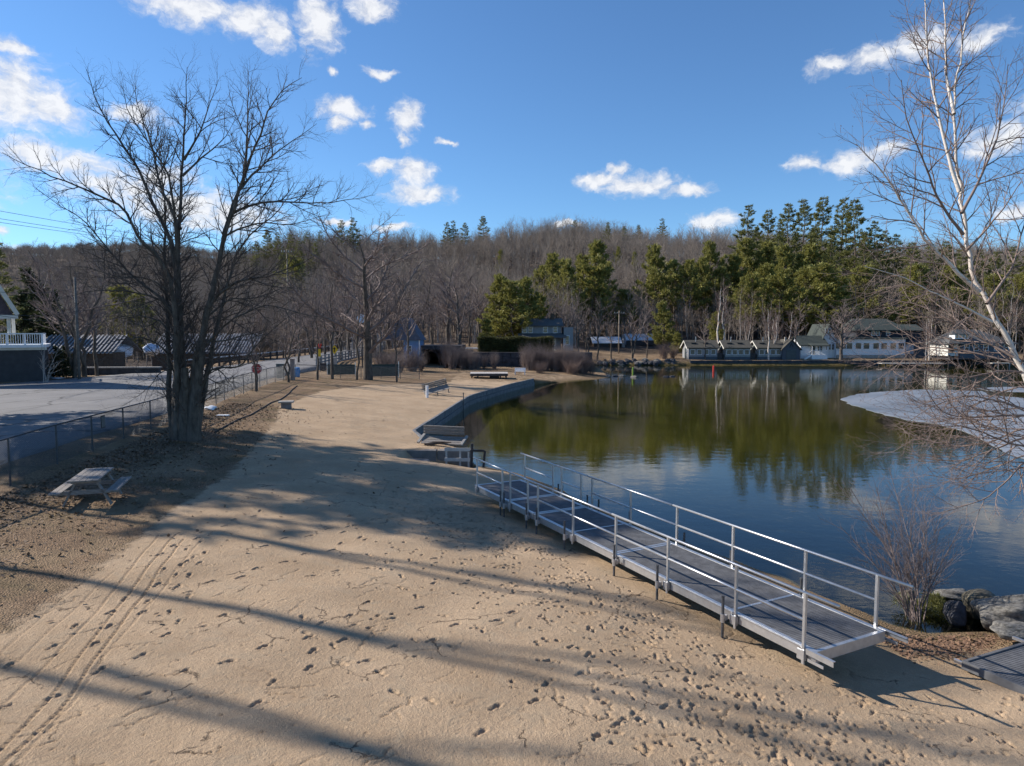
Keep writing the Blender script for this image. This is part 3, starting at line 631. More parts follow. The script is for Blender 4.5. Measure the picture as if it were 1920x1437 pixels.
# ---- bare shrub beside the ramp's end
def shrub(name, base, stems, P, seed, mats, label, group=None, cat='shrub'):
    rg = np.random.default_rng(seed); L = []
    for dx, dy, h, r in stems:
        p0 = np.array(base) + rg.normal(0, .08, 3) * np.array([1, 1, 0]); p0[2] -= .05; q = p0 + np.array([dx, dy, h]); mid = p0 * .5 + q * .5 + np.array([-dx * .16, -dy * .16, 0]) + rg.normal(0, .09, 3) * h / 2
        L.append(([p0, p0 * .75 + mid * .25 + rg.normal(0, .02, 3), mid, q], r, r * .25))
    return make_tree(name, L, P, seed, mats, (5, 4, 3, 3), label, cat, group, origin=base)
Bs = on_ground(1716, 1168); rg = np.random.default_rng(5)
PS = [dict(n=6, perm=1, t0=.22, ang=.6, len=.85, fall=.4, r=.009, w=.1, up=.05, seg=4), dict(n=6, perm=1, t0=.15, ang=.6, len=.34, fall=.4, r=.0045, w=.1, up=.04, seg=3), dict(n=6, perm=1, t0=.1, ang=.6, len=.13, r=.0026, w=.1, seg=2)]
shrub('waterside_shrub', tuple(Bs), [(rg.uniform(-1.5, .95), rg.uniform(-.3, .7), rg.uniform(1.9, 3.5), rg.uniform(.009, .019)) for _ in range(19)] + [(-.9, .2, 1.5, .016), (-1.1, .1, 1.2, .014), (.9, 0, 2.2, .02), (1.2, .4, 1.4, .014)],
      PS, 8, (M_bush, M_bush), 'bare grey many-stemmed shrub growing beside the ramp end')
# ---- tufts of leaves as small faces
def leaf_cloud(rg, c, size, n, L, wd, up=.2):
    """n small blades scattered in ellipsoids; c (k,3) centres, size (k,3)"""
    k = rg.integers(0, len(c), n); d = rg.normal(0, 1, (n, 3)); d /= np.linalg.norm(d, axis=1, keepdims=True); rr = rg.random((n, 1)) ** .45
    p = c[k] + d * rr * size[k]; a = d + rg.normal(0, .8, (n, 3)); a[:, 2] += up; a /= np.linalg.norm(a, axis=1, keepdims=True)
    s = np.cross(a, rg.normal(0, 1, (n, 3))); s /= np.linalg.norm(s, axis=1, keepdims=True); l = L * rg.uniform(.6, 1.3, (n, 1)); w = wd * rg.uniform(.6, 1.3, (n, 1))
    v = np.stack([p - s * w, p + s * w, p + a * l + s * w * .4, p + a * l - s * w * .4], 1).reshape(-1, 3); return v, np.arange(n * 4).reshape(n, 4)
rg = np.random.default_rng(9); c = np.array([(rg.uniform(-.2, .75), rg.uniform(-.1, .5), rg.uniform(.08, .28)) for _ in range(12)]); v, f = leaf_cloud(rg, c, np.full((12, 3), .17), 2600, .10, .006, .8)
tag(link('evergreen_tuft', fast_mesh('evergreen_tuft', v, f, foliage('tuft_needles', (.07, .085, .02), (.17, .16, .05), 6)), None, tuple(Bs + Vector((.15, .1, 0)))), 'low yellow-green evergreen tuft at the foot of the bare shrub', 'plant')
# ------------------------------------------------------------------ pines
def pine_meshes(name, H, Rd, seed, needles, t0=.22, gap=.8, tl=.62, tw=.12, blades=7, dens=1.0, shape=.75, lift=.25, sag=0.0, flat=.07):
    rg = np.random.default_rng(seed); tr = []; pts = np.array([(0, 0, -.6)] + [(rg.normal(0, .05) * k, rg.normal(0, .05) * k, H * k / 10) for k in range(1, 11)]); rad = np.linspace(H * .014, .03, 11); tr.append((pts, rad, 0))
    P_, A_2 = [], []; z = H * t0
    while z < H * .985:
        tt = (z / H - t0) / (1 - t0); R0 = Rd * ((1 - tt) ** shape) * (.55 + .45 * min(1, tt * 5 + .35)) + .25
        nb = rg.integers(4, 7); a0 = rg.uniform(0, 6.28); R0 *= rg.uniform(.62, 1.18)
        for k in range(nb):
            if rg.random() < .1: continue
            a = a0 + k * 6.283 / nb + rg.normal(0, .25); Lb = R0 * rg.uniform(.55, 1.18); el_ = lift * (1 - .2 * tt) + tt * .45 + rg.normal(0, .12) - sag
            d = np.array([math.cos(a) * math.cos(el_), math.sin(a) * math.cos(el_), math.sin(el_)]); c0 = np.array([np.interp(z, pts[:, 2], pts[:, 0]), np.interp(z, pts[:, 2], pts[:, 1]), z])
            q = np.linspace(0, 1, 5)[:, None]; pl = c0 + d * Lb * q + np.array([0, 0, .16 * Lb]) * q ** 2.5; tr.append((pl, np.linspace(.02 + Lb * .011, .012, 5), 1)); 
            nt = max(3, int(Lb * 4.2 * dens)); sd = np.array([-math.sin(a), math.cos(a), 0])
            for _ in range(nt):
                u = rg.uniform(.32, 1) ** .8; lat = rg.normal(0, .24) * Lb * (1.05 - u * .6)
                P_.append(c0 + d * Lb * u + np.array([0, 0, .16 * Lb]) * u ** 2.5 + sd * lat + np.array([0, 0, rg.normal(.02, flat)])); A_2.append(unit(d + sd * np.sign(lat) * .6 + np.array([0, 0, 6.0 * flat])))
        z += gap * rg.uniform(.7, 1.35) * (1 - .35 * tt)
    P_ = np.repeat(np.array(P_), blades, 0); A_2 = np.repeat(np.array(A_2), blades, 0); n = len(P_)
    a = A_2 + rg.normal(0, .62, (n, 3)) * np.array([1, 1, .35 + 9 * flat]) ; a /= np.linalg.norm(a, axis=1, keepdims=True); s = np.cross(a, rg.normal(0, 1, (n, 3))); s /= np.linalg.norm(s, axis=1, keepdims=True)
    l = tl * rg.uniform(.55, 1.25, (n, 1)); w = tw * rg.uniform(.6, 1.3, (n, 1)); P_ = P_ + rg.normal(0, .09, (n, 3))
    v = np.stack([P_ - s * w * .35, P_ + a * l * .55 - s * w, P_ + a * l, P_ + a * l * .5 + s * w], 1).reshape(-1, 3)
    tv, tf = batch_tubes(tr, lambda l: (6, 3)[l])
    return fast_mesh(name + '_trunk', tv, tf, M_pinebark), fast_mesh(name + '_crown', v, np.arange(n * 4).reshape(n, 4), needles, smooth=False), H
PT = [pine_meshes('tall_pine', 30, 6.6, s, M_pine, t0=.22, gap=1.45, tl=.75, tw=.085, blades=9, dens=1.0, shape=.70, lift=.03, flat=.025) for s in (1, 2, 3, 11)]
PYG = [pine_meshes('young_pine', 15, 4.8, s, M_pine2, t0=(.30, .12, .26)[s - 4], gap=.74, tl=.66, tw=.10, blades=9, dens=1.05, shape=.58, lift=.26) for s in (4, 5, 6)]
PD = [pine_meshes('spruce', 16, 3.6, s, M_dark, t0=.05, gap=.55, tl=.55, tw=.12, blades=6, dens=1.15, shape=.9, lift=.0, sag=.1) for s in (7, 8)]
def put_pine(proto, x, y, z, h, rz, name, label, group=None, wide=1.0):
    tm, cm, H = proto; s = h / H; root = empty(name, (x, y, z), rz, label, 'tree', group); root.scale = (s * wide, s * wide, s)
    link('trunk', tm, root); link('crown', cm, root); return root
def pine_at(proto, px, py, Y, label, name='pine_tree', group=None, wide=1.0, seed=0):
    p = at_y(px, py, Y); g = gz(p.x, p.y); return put_pine(proto, p.x, p.y, g, max(3, p.z - g), random.Random(px * 3 + seed).uniform(0, 6.28), name, label, group, wide)
pr = random.Random(21)
GR = 'tall white pines on the ridge'
TALL = [(1403, 384, 205, 'tall dark pine at the edge of the ridge-top stand, first above the bare slope'), (1441, 391, 212, 'slim dark pine second from the bare slope in the ridge-top stand'), (1478, 379, 200, 'broad white pine in the ridge-top stand with flat layered boughs'),
        (1508, 372, 215, 'pine half hidden behind its neighbours in the ridge-top stand'), (1544, 366, 205, 'tallest thin-topped white pine of the ridge-top stand'), (1580, 372, 196, 'full-crowned white pine in the middle of the ridge-top stand'), (1604, 371, 190, 'white pine with a broad dense crown at the stand edge nearest the birch'), (1640, 415, 200, 'dark pine below the others just beyond the ridge-top stand')]
for px, py, Y, lb in TALL: pine_at(PT[pr.randrange(4)], px, py, Y, lb, 'white_pine', GR, .95)
for px, py, Y in [(1420, 425, 225), (1462, 418, 230), (1530, 405, 232), (1622, 432, 184), (1660, 430, 210), (1560, 442, 176)]:
    pine_at(PT[pr.randrange(4)], px, py, Y, 'dark green white pine filling in behind the tallest ridge-top pines', 'white_pine', 'white pines filling the ridge-top stand', .95)
RIDGE = [(640, 413, 300, 'twin-looking ridge pine, shorter of the pair left of the ridge middle'), (662, 408, 300, 'ridge pine, taller of the pair standing above the bare trees'), (838, 417, 325, 'small pine on the ridge skyline beside a slightly taller one'), (850, 414, 325, 'small pine on the skyline between two ridge pines'), (872, 417, 320, 'lone short pine on the skyline before the pointed one'),
         (906, 404, 318, 'pointed dark pine standing highest on the middle ridge skyline'), (1078, 412, 320, 'small pine cut against the sky near the lone cloud'), (1140, 417, 280, 'dark bushy pine rising through bare trees below the skyline'), (1171, 424, 300, 'slim dark pine beside the bushy one below the skyline'), (1197, 421, 310, 'pale thin pine on the skyline right of the bushy one'), (1242, 410, 315, 'wide pine on the skyline nearest the bright low cloud')]
for px, py, Y, lb in RIDGE: pine_at(PT[pr.randrange(4)], px, py, Y, lb, 'ridge_pine', 'pines along the ridge skyline', 1.1)
LEFTR = [(500, 430, 260), (520, 436, 265), (545, 440, 255), (575, 436, 270), (600, 433, 275), (560, 452, 240), (530, 470, 230), (590, 455, 250), (480, 452, 250), (455, 462, 260)]
for px, py, Y in LEFTR: pine_at(PT[pr.randrange(4)], px, py, Y, 'dark pine in the thicket on the ridge behind the maple crown', 'ridge_pine', 'pines behind the maple crown', 1.0)
YG = [(1117, 458, 168, 'pointed yellow-green pine midway up the slope above the sheds', .85), (1095, 480, 172, 'narrow pine close behind the pointed yellow-green one', .8), (1042, 478, 165, 'yellow-green pine above the mid-lake house roof', .8), (1065, 490, 160, 'bushy pine between the yellow-green pine and the pointed one', .8), (1158, 463, 235, 'small narrow yellowish pine high on the slope', .5), (1190, 475, 225, 'second small yellowish pine high on the slope', .5),
      (1233, 462, 175, 'dense yellow-green pine above the pole and quonset shed', .85), (1295, 490, 172, 'loose pine behind the white birch trunks', .9), (1335, 455, 185, 'grey-green pine tall above the first cottage', .75), (1318, 485, 178, 'dim pine beside the grey-green one above the cottages', .8), (1395, 452, 190, 'pine in front of the ridge-top stand, leftmost of three rounded ones', .8), (1435, 457, 188, 'rounded pine in front of the ridge-top stand, middle of three', .8),
      (1475, 463, 182, 'bright rounded pine in front of the ridge-top stand, third of three', .85), (1515, 462, 180, 'yellow-green pine below the tallest pines', .9), (1408, 515, 160, 'dark drooping pine above the third cottage', 1.0), (1470, 508, 158, 'soft pale-green pine above the boathouse', 1.15), (1540, 500, 156, 'big pale-green rounded pine above the white cottage', 1.25), (1515, 505, 164, 'pale-green pine joined to the big rounded one', 1.0),
      (1172, 545, 168, 'yellow-green bushy pine behind the quonset shed', 1.3), (1245, 568, 148, 'low dark green pine beside the pale birch clump', 1.0), (1345, 585, 141, 'small bright green pine at the foot of the white birches', .8), (1270, 625, 140, 'tiny evergreen bush beside the first cottage', 1.2), (1668, 580, 158, 'yellow-green pine behind the dark lodge roof', 1.6),
      (960, 530, 118, 'big bushy pine standing behind the clipped hedge', 1.15), (935, 520, 121, 'left half of the bushy pine clump behind the clipped hedge', .95), (990, 525, 122, 'pine leaning into the bushy clump behind the hedge', .95), (1010, 555, 126, 'shorter pine at the edge of the bushy clump by the house', .9), (912, 600, 112, 'dark low pine left of the clipped hedge', 1.1)]
for px, py, Y, lb, wd in YG: pine_at(PYG[pr.randrange(3)] if py > 440 else PT[0], px, py, Y, lb, 'pine_tree', 'yellow-green pines on the slope', wd)
for px, py, Y, wd in [(1135, 492, 178, .9), (1258, 492, 185, .9), (1352, 505, 176, 1.0), (1372, 482, 186, .9), (1440, 500, 170, 1.1), 
                      (1570, 520, 160, 1.1), (1615, 500, 168, 1.1), (1020, 500, 170, .9)]:
    pine_at(PYG[pr.randrange(3)], px, py, Y, 'yellow-green pine among the bare trees of the lower slope', 'pine_tree', 'yellow-green pines among bare trees on the lower slope', wd)
pine_at(PYG[0], 545, 480, 215, 'yellowish pine glimpsed beyond the maple crown', 'pine_tree', 'yellow-green pines on the slope')
pine_at(PYG[1], 940, 470, 255, 'faint olive pine high on the bare slope', 'pine_tree', 'yellow-green pines on the slope', .8)
for px, py, Y in [(1680, 440, 185), (1712, 452, 176), (1745, 458, 180), (1775, 450, 188), (1805, 462, 172), (1838, 468, 176), (1868, 470, 170), (1900, 462, 180), (1930, 470, 172), (1725, 500, 160), (1790, 500, 158), (1860, 520, 152), (1910, 520, 156), (1960, 480, 170), (1990, 500, 160)]:
    pine_at(PT[pr.randrange(4)] if py < 480 else PYG[pr.randrange(3)], px, py, Y, 'dark pine in the wood seen through the birch branches', 'white_pine', 'pines behind the leaning birch', 1.0)
pine_at(PD[0], 66, 505, 92, 'dark green spruce with sunlit top behind the porch house', 'spruce_tree', None, 1.3); pine_at(PD[1], 40, 545, 84, 'darkest spruce beside the porch roof', 'spruce_tree', None, 1.3); pine_at(PD[0], 92, 545, 86, 'spruce at the edge of the dark clump by the mill roof', 'spruce_tree', None, 1.2)
pine_at(PT[1], -12, 455, 80, 'tall pine cut off by the picture edge above the porch house', 'white_pine', None, 1.0); pine_at(PYG[2], 230, 540, 150, 'olive pine beyond the mill roofs behind the street tree', 'pine_tree', None, 1.2); pine_at(PYG[1], 262, 555, 140, 'short olive pine beyond the mill roofs', 'pine_tree', None, 1.2)
pine_at(PD[1], 122, 655, 66, 'low dark evergreen bush beside the wooden utility pole', 'evergreen_shrub', None, 1.6); pine_at(PD[0], 110, 664, 64, 'smaller dark evergreen bush nearest the porch house wall', 'evergreen_shrub', None, 1.7)
# the trees that stand left of the picture and throw their shade over the beach
for x, y, h, lb, wd in [(-33.5, 29.6, 26, 'tall pine across the road shading the picnic table', 1.15), (-35, 34, 28, 'tallest pine across the road shading the beach', 1.2), (-39, 31.5, 28, 'pine across the road nearest the camera side', 1.1)]:
    put_pine(PT[pr.randrange(4)], x, y, .5, h, 1.3, 'roadside_pine', lb, 'pines across the road', wd)
PF = [dict(n=6, t0=.72, ang=.5, ratio=.2, fall=.3, r=.10, w=.08, up=.1, seg=5), dict(n=8, t0=.2, ang=.6, ratio=.4, r=.04, w=.1, up=.08, seg=4), dict(n=6, t0=.1, ang=.6, ratio=.4, r=.015, w=.1, up=.05, seg=2)]
for x, y, h, sd, r, lean, lb in [(-33, 24.4, 27, 31, .27, (0, .0), 'tall bare tree across the road casting the upper long shadow'), (-31.5, 20.1, 27, 32, .27, (.3, -.2), 'tall bare forked tree across the road casting the middle long shadow'), (-31, 17.2, 26, 33, .26, (-.3, -.8), 'tall bare tree across the road casting the lower long shadow')]:
    fk = ([(x + .3, y - .1, .5 + h * .62), (x + .9, y - .9, h * .78), (x + 1.5, y - 1.8, h * .98)], r * .5, .05)
    make_tree('roadside_tree', [([(x, y, .3), (x + .1, y, h * .3), (x + lean[0] * .5, y + lean[1] * .5, h * .62), (x + lean[0], y + lean[1], h)], r, .05), fk], PF, sd, (M_maple, M_twig), (8, 5, 4, 3), lb, 'tree', 'bare trees across the road')
# ------------------------------------------------------------------ bare trees further off
def bare_proto(name, H, spread, seed, P, mats, r=.16, stems=1, sides=(6, 4, 3, 3), curve=.25):
    """meshes of a bare tree of height H standing at the origin"""
    rg = np.random.default_rng(seed); br = []
    for k in range(stems):
        b0 = rg.normal(0, .28, 2) if stems > 5 else np.zeros(2)
        a = rg.uniform(0, 6.28); sp = (spread * rg.uniform(.25, .8) if stems > 1 else .05 * H); tip = np.array([math.cos(a) * sp, math.sin(a) * sp, H * rg.uniform(.85, 1)])
        pl = smooth_line([(0, 0, -.4), tip * .3 * np.array([curve, curve, 1]), tip * .65, tip], 9); pl[2:] += rg.normal(0, .012 * H, (7, 3)); pl[:, :2] += b0; rr = np.linspace(r, r * .12, 9); br.append((pl, rr, 0)); spawn(rg, br, pl, rr, 0, P)
    so_ = lambda l: sides[min(l, 3)]
    v0, f0 = batch_tubes([q for q in br if q[2] == 0], so_); v1, f1 = batch_tubes([q for q in br if q[2] > 0], so_)
    return fast_mesh(name + '_trunk', v0, f0, mats[0]), fast_mesh(name + '_crown', v1, f1, mats[1]), H
PH = [dict(n=17, t0=.34, ang=.75, ratio=.34, fall=.5, r=.06, w=.1, up=.10, seg=4), dict(n=8, t0=.15, ang=.65, ratio=.45, r=.032, w=.12, up=.06, seg=3), dict(n=5, t0=.15, ang=.6, ratio=.42, r=.016, w=.1, up=.05, seg=2, tip=.6)]
PHs = [dict(n=17, t0=.34, ang=.72, ratio=.32, fall=.5, r=.07, w=.1, up=.10, seg=3), dict(n=8, t0=.15, ang=.65, ratio=.46, r=.04, w=.12, up=.06, seg=2), dict(n=4, t0=.2, ang=.6, ratio=.45, r=.022, w=.1, up=.05, seg=1, tip=.6)]
PW = [dict(n=17, t0=.2, ang=.85, ratio=.62, fall=.55, r=.10, w=.12, up=.07, seg=6), dict(n=14, t0=.15, ang=.7, ratio=.42, r=.035, w=.13, up=.06, seg=4), dict(n=10, t0=.1, ang=.65, ratio=.38, r=.018, w=.12, up=.04, seg=3), dict(n=5, t0=.1, ang=.65, ratio=.42, r=.011, w=.1, seg=2)]
BW = [bare_proto('wood_tree', 15, 3, 40 + k, PHs, (M_wood, M_wood), .15, 1, (5, 3, 3, 3)) for k in range(6)]
BM = [bare_proto('bank_tree', 10, 3.4, 50 + k, PH, (M_maple, M_bush), .13, 1 + k % 2) for k in range(5)]
BB = [bare_proto('hill_birch', 13, 3, 60 + k, PH, (M_palebark, M_redtwig), .11, 1 + k % 2) for k in range(4)]
BWh = [bare_proto('white_birch', 14, 3, 66 + k, PH, (M_birch, M_redtwig), .25, 1 + k % 2) for k in range(2)]
BO = [bare_proto('spreading_tree', 11, 3.5, 70 + k, PW, (M_maple, M_bush), .28, 1, (7, 5, 4, 3)) for k in range(3)]
def put_bare(proto, x, y, h, name, label, group=None, wide=1.0, rz=None, z=None):
    tm, cm, H = proto; s = h / H; root = empty(name, (x, y, gz(x, y) if z is None else z), pr.uniform(0, 6.28) if rz is None else rz, label, 'tree', group); root.scale = (s * wide, s * wide, s)
    link('trunk', tm, root); link('crown', cm, root); return root
def bare_at(proto, px, py, Y, top, name, label, group=None, wide=1.0, rz=None, zb=None):
    p = at_y(px, py, Y); g = gz(p.x, p.y) if zb is None else zb; h = at_y(px, top, Y).z - g
    return put_bare(proto, p.x, p.y, h, name, label, group, wide, rz, g)
# ---- bare trees around the far end of the beach
FT = 'bare trees along the fence by the bridge'
bare_at(BM[1], 480, 728, 51, 590, 'young_tree', 'small bare tree growing right behind the stop sign', FT, 1.0, 1.0); bare_at(BM[3], 541, 718, 60, 575, 'young_tree', 'bare two-stemmed tree by the grey fence post', FT, 1.4, 2.0)
bare_at(BM[0], 595, 706, 64, 560, 'young_tree', 'slim bare tree beside the yellow road marker', FT, 1.2, .6); bare_at(BM[2], 623, 708, 66, 500, 'bare_tree', 'bare tree in front of the guard rail end', FT, 1.2, 4.0)
bare_at(BM[4], 669, 712, 67, 520, 'bare_tree', 'straight dark bare trunk left of the big spreading tree', FT, 1.0, 5.0); bare_at(BO[0], 690, 714, 68, 452, 'spreading_tree', 'big old bare tree with wide spreading limbs by the low fence', None, 1.5, 2.2)
bare_at(BM[0], 744, 712, 67, 560, 'bare_tree', 'bare trunk inside the low fence near its end post', FT, 1.1, 3.3)
bare_at(BO[1], 862, 642, 112, 520, 'spreading_tree', 'rounded bare tree behind the paved drive left of the hedge', None, 1.25, 1.2)
for k, (px, py, Y, top) in enumerate([(560, 690, 95, 540), (585, 690, 110, 520), (610, 690, 118, 510), (640, 680, 104, 500), (655, 680, 125, 490), (700, 680, 112, 490), (715, 690, 92, 530), (730, 690, 120, 495), (765, 680, 96, 520), (780, 680, 130, 500), (810, 670, 128, 505), (840, 670, 135, 500), (880, 660, 130, 510), (900, 660, 140, 500)]):
    bare_at((BM + BO[:1])[k % 6], px, py, Y, top, 'bare_tree', 'bare grey tree in the twiggy screen between the bridge and the hedge', 'bare trees screening the bridge and the blue house', 1.25)
for k, (px, py, Y, top) in enumerate([(795, 645, 110, 560), (812, 645, 118, 550), (828, 645, 114, 570), (770, 640, 122, 540), (740, 640, 125, 530), (1030, 640, 128, 560), (1060, 645, 126, 545), (1085, 660, 122, 560)]):
    bare_at(BM[k % 5], px, py, Y, top, 'bare_tree', 'slim bare tree on the terrace behind the dark stone wall', 'bare trees on the terrace', 1.2)
for k, (px, py, Y, top, lb) in enumerate([(1120, 672, 127, 560, 'bare tree on the boulder bank left of the utility pole'), (1186, 668, 129, 565, 'bare tree on the boulder bank in front of the quonset shed'), (1146, 665, 130, 580, 'thin bare tree close to the utility pole'), (1100, 672, 126.5, 575, 'bare tree on the boulder bank furthest from the cottages'), (1213, 655, 133, 590, 'small bare tree between quonset shed and shrubs'),
                                          (1490, 672, 130, 560, 'slim bare tree in front of the boathouse roof'), (1556, 660, 134, 570, 'bare tree behind the white cottage porch'), (1322, 668, 130, 575, 'thin bare tree in front of the first cottage')]):
    bare_at(BM[k % 5], px, py, Y, top, 'bare_tree', lb, 'bare trees on the far bank', 1.3)
bare_at(BO[2], 1577, 671, 129, 566, 'spreading_tree', 'stout bare oak in front of the white lodge', None, 1.35, 2.5)
for k, (px, py, Y, top, lb) in enumerate([(1441, 672, 129.2, 575, 'white birch standing at the water in front of the third cottage'), (1452, 660, 131, 590, 'white birch leaning beside the one at the third cottage'), (1345, 640, 138, 535, 'tall white birch rising behind the second cottage'), (1356, 640, 140, 545, 'white birch with forked trunk behind the second cottage'), (1480, 640, 139, 580, 'white birch behind the boathouse'), (1742, 672, 126, 590, 'white birch clump right of the lodge'), (1736, 672, 125.5, 600, 'second stem of the white birch clump right of the lodge')]):
    bare_at(BWh[k % 2], px, py, Y, top, 'white_birch', lb, 'white birches on the far shore', .9)
for k, (px, Y, top, lb) in enumerate([(140, 65, 470, 'bare street tree just left of the wooden utility pole'), (158, 67, 452, 'tallest bare street tree rising right behind the wooden utility pole'), (182, 69, 490, 'bare street tree right of the wooden utility pole in front of the mill roof')]):
    bare_at(BM[(1, 3, 0)[k]], px, 700, Y, top, 'street_tree', lb, 'bare street trees by the pole', 1.35, None, .5)
shrub('garden_shrub', (-39.6, 57.8, .6), [(pr.uniform(-1.0, 1.4), pr.uniform(-.4, .6), pr.uniform(1.5, 4.2), .035) for _ in range(7)], [dict(n=2, perm=1, t0=.3, ang=.7, len=1.0, fall=.4, r=.014, w=.12, up=.05, seg=4), dict(n=3, perm=1, t0=.2, ang=.6, len=.4, r=.008, w=.1, seg=2)], 88, (M_palebark, M_palebark), 'pale bare shrub in front of the porch house')
# bushes on the far beach and by the culvert
PBu = [dict(n=10, t0=.03, ang=.55, ratio=.55, fall=.4, r=.02, w=.1, up=.08, seg=3), dict(n=6, t0=.15, ang=.55, ratio=.5, r=.011, w=.1, up=.05, seg=2)]
BU = [bare_proto('bare_bush', 3.2, 2.0, 80 + k, PBu, (M_bush, M_bush), .035, 32, (3, 3, 3, 3), .8) for k in range(3)] + [bare_proto('red_bush', 2.2, 2.0, 84, PBu, (M_redtwig, M_redtwig), .025, 26, (3, 3, 3, 3), .5)]
def put_bush(pb, px, py, Y, top, label, group, wide=1.0, name='bare_bush'):
    r = bare_at(pb, px, py, Y, top, name, label, group, wide); r['category'] = 'shrub'; return r
for k, (px, Y, top) in enumerate([(838, 97, 640), (858, 98, 648), (876, 97, 655), (893, 96, 664), (908, 97, 668), (926, 96, 664), (985, 97, 656), (1000, 96, 648), (1016, 97, 654), (1034, 96, 664), (1050, 95, 650), (1066, 96, 655), (1080, 96.5, 658), (848, 95, 655), (868, 95.5, 660), (886, 95, 662), (993, 95, 658), (1008, 95.5, 660), (1026, 95, 662), (1044, 94.5, 660), (1058, 94.5, 662), (1076, 95, 664), (1090, 95.5, 664)]):
    put_bush(BU[k % 3], px, 700, Y, top, 'bare grey-brown bush in the thicket edging the far beach', 'bare bushes edging the far beach', .8)
for k, (px, Y, top, lb) in enumerate([(1092, 94, 668, 'reddish bush at the tip of the sand spit'), (1104, 95, 672, 'low reddish bush nearest the water on the sand spit'), (1072, 92, 676, 'low reddish bush in front of the grey thicket'), (1012, 91, 680, 'small reddish bush beside the white bench')]):
    put_bush(BU[3], px, 700, Y, top, lb, 'reddish bushes on the sand spit', 1.3)
for px, Y, top, lb in [(722, 82, 660, 'tangled brown bush behind the low fence'), (770, 90, 655, 'rounded brown bush in front of the blue house'), (745, 86, 665, 'brown bush on the bank below the blue house'), (790, 92, 672, 'low brown bush at the culvert mouth')]:
    put_bush(BU[pr.randrange(3)], px, 700, Y, top, lb, 'brown bushes by the culvert', 1.5)
for px, Y, top in [(1245, 131, 646), (1262, 132, 650)]: put_bush(BU[3], px, 670, Y, top, 'rusty brown bush on the bank before the first cottage', 'rusty bushes by the first cottage', .9)
# ---- the woods
wr_ = np.random.default_rng(77)
def scatter(n, x0, x1, y0, y1, keep):
    p = np.stack([wr_.uniform(x0, x1, n), wr_.uniform(y0, y1, n)], 1); return p[keep(p)]
front = scatter(560, -70, 150, 139, 172, lambda p: (np.abs(p[:, 0] / p[:, 1]) < .85) & ~((p[:, 0] > 15) & (p[:, 0] < 48) & (p[:, 1] < 163)) & ~((p[:, 0] > 58) & (p[:, 0] < 92) & (p[:, 1] < 158)) & ((p[:, 1] > 146) | (p[:, 0] > 30)))
for k, (x, y) in enumerate(front[:230]):
    if wr_.random() < .45: put_bare(BB[k % 4], x, y, wr_.uniform(10, 16), 'slope_birch', 'pale bare birch at the foot of the wooded slope', 'pale birches at the foot of the slope', .75)
    else: put_bare(BW[k % 6], x, y, wr_.uniform(8, 14), 'woodland_tree', 'bare grey-brown tree at the foot of the wooded slope', 'bare trees at the foot of the slope', 1.0)
lf_ = scatter(700, -150, -22, 90, 180, lambda p: (p[:, 0] / p[:, 1] > -.8) & (p[:, 0] / p[:, 1] < -.24) & ((p[:, 0] < -46) | (p[:, 1] > 135)) & ~((p[:, 0] > -66) & (p[:, 1] < 112)))
for k, (x, y) in enumerate(lf_[:150]): put_bare(BW[k % 6], x, y, wr_.uniform(9, 15), 'woodland_tree', 'bare tree in the wood beyond the mill roofs', 'bare trees beyond the mill', 1.05)
hp = scatter(14000, -150, 330, 150, 372, lambda p: (p[:, 0] / p[:, 1] < 1.0) & (p[:, 0] > -140 + .1 * p[:, 1]) & ~((p[:, 0] > 15) & (p[:, 0] < 48) & (p[:, 1] < 163)) & ~((p[:, 0] > 58) & (p[:, 0] < 92) & (p[:, 1] < 160)))
lp = scatter(1500, -330, -50, 150, 420, lambda p: (p[:, 0] / p[:, 1] < -.26) & (p[:, 0] / p[:, 1] > -.95))
fp = scatter(16000, -1300, -100, 400, 1330, lambda p: (p[:, 0] / p[:, 1] < -.2) & (p[:, 0] / p[:, 1] > -.95))
protos = bpy.data.collections.new('woodland_kinds')
for k in range(6):
    tm, cm, H = BW[k]; o = bpy.data.objects.new('woodland_kind', None)
    v0 = np.empty(len(tm.vertices) * 3); tm.vertices.foreach_get('co', v0); v1 = np.empty(len(cm.vertices) * 3); cm.vertices.foreach_get('co', v1)
    f0 = np.empty(len(tm.polygons) * 4, np.int32); tm.loops.foreach_get('vertex_index', f0); f1 = np.empty(len(cm.polygons) * 4, np.int32); cm.loops.foreach_get('vertex_index', f1)
    me = fast_mesh('woodland_kind', np.concatenate([v0.reshape(-1, 3), v1.reshape(-1, 3)]), np.concatenate([f0.reshape(-1, 4), f1.reshape(-1, 4) + len(v0) // 3]), M_wood)
    o = bpy.data.objects.new('woodland_kind', me); protos.objects.link(o)
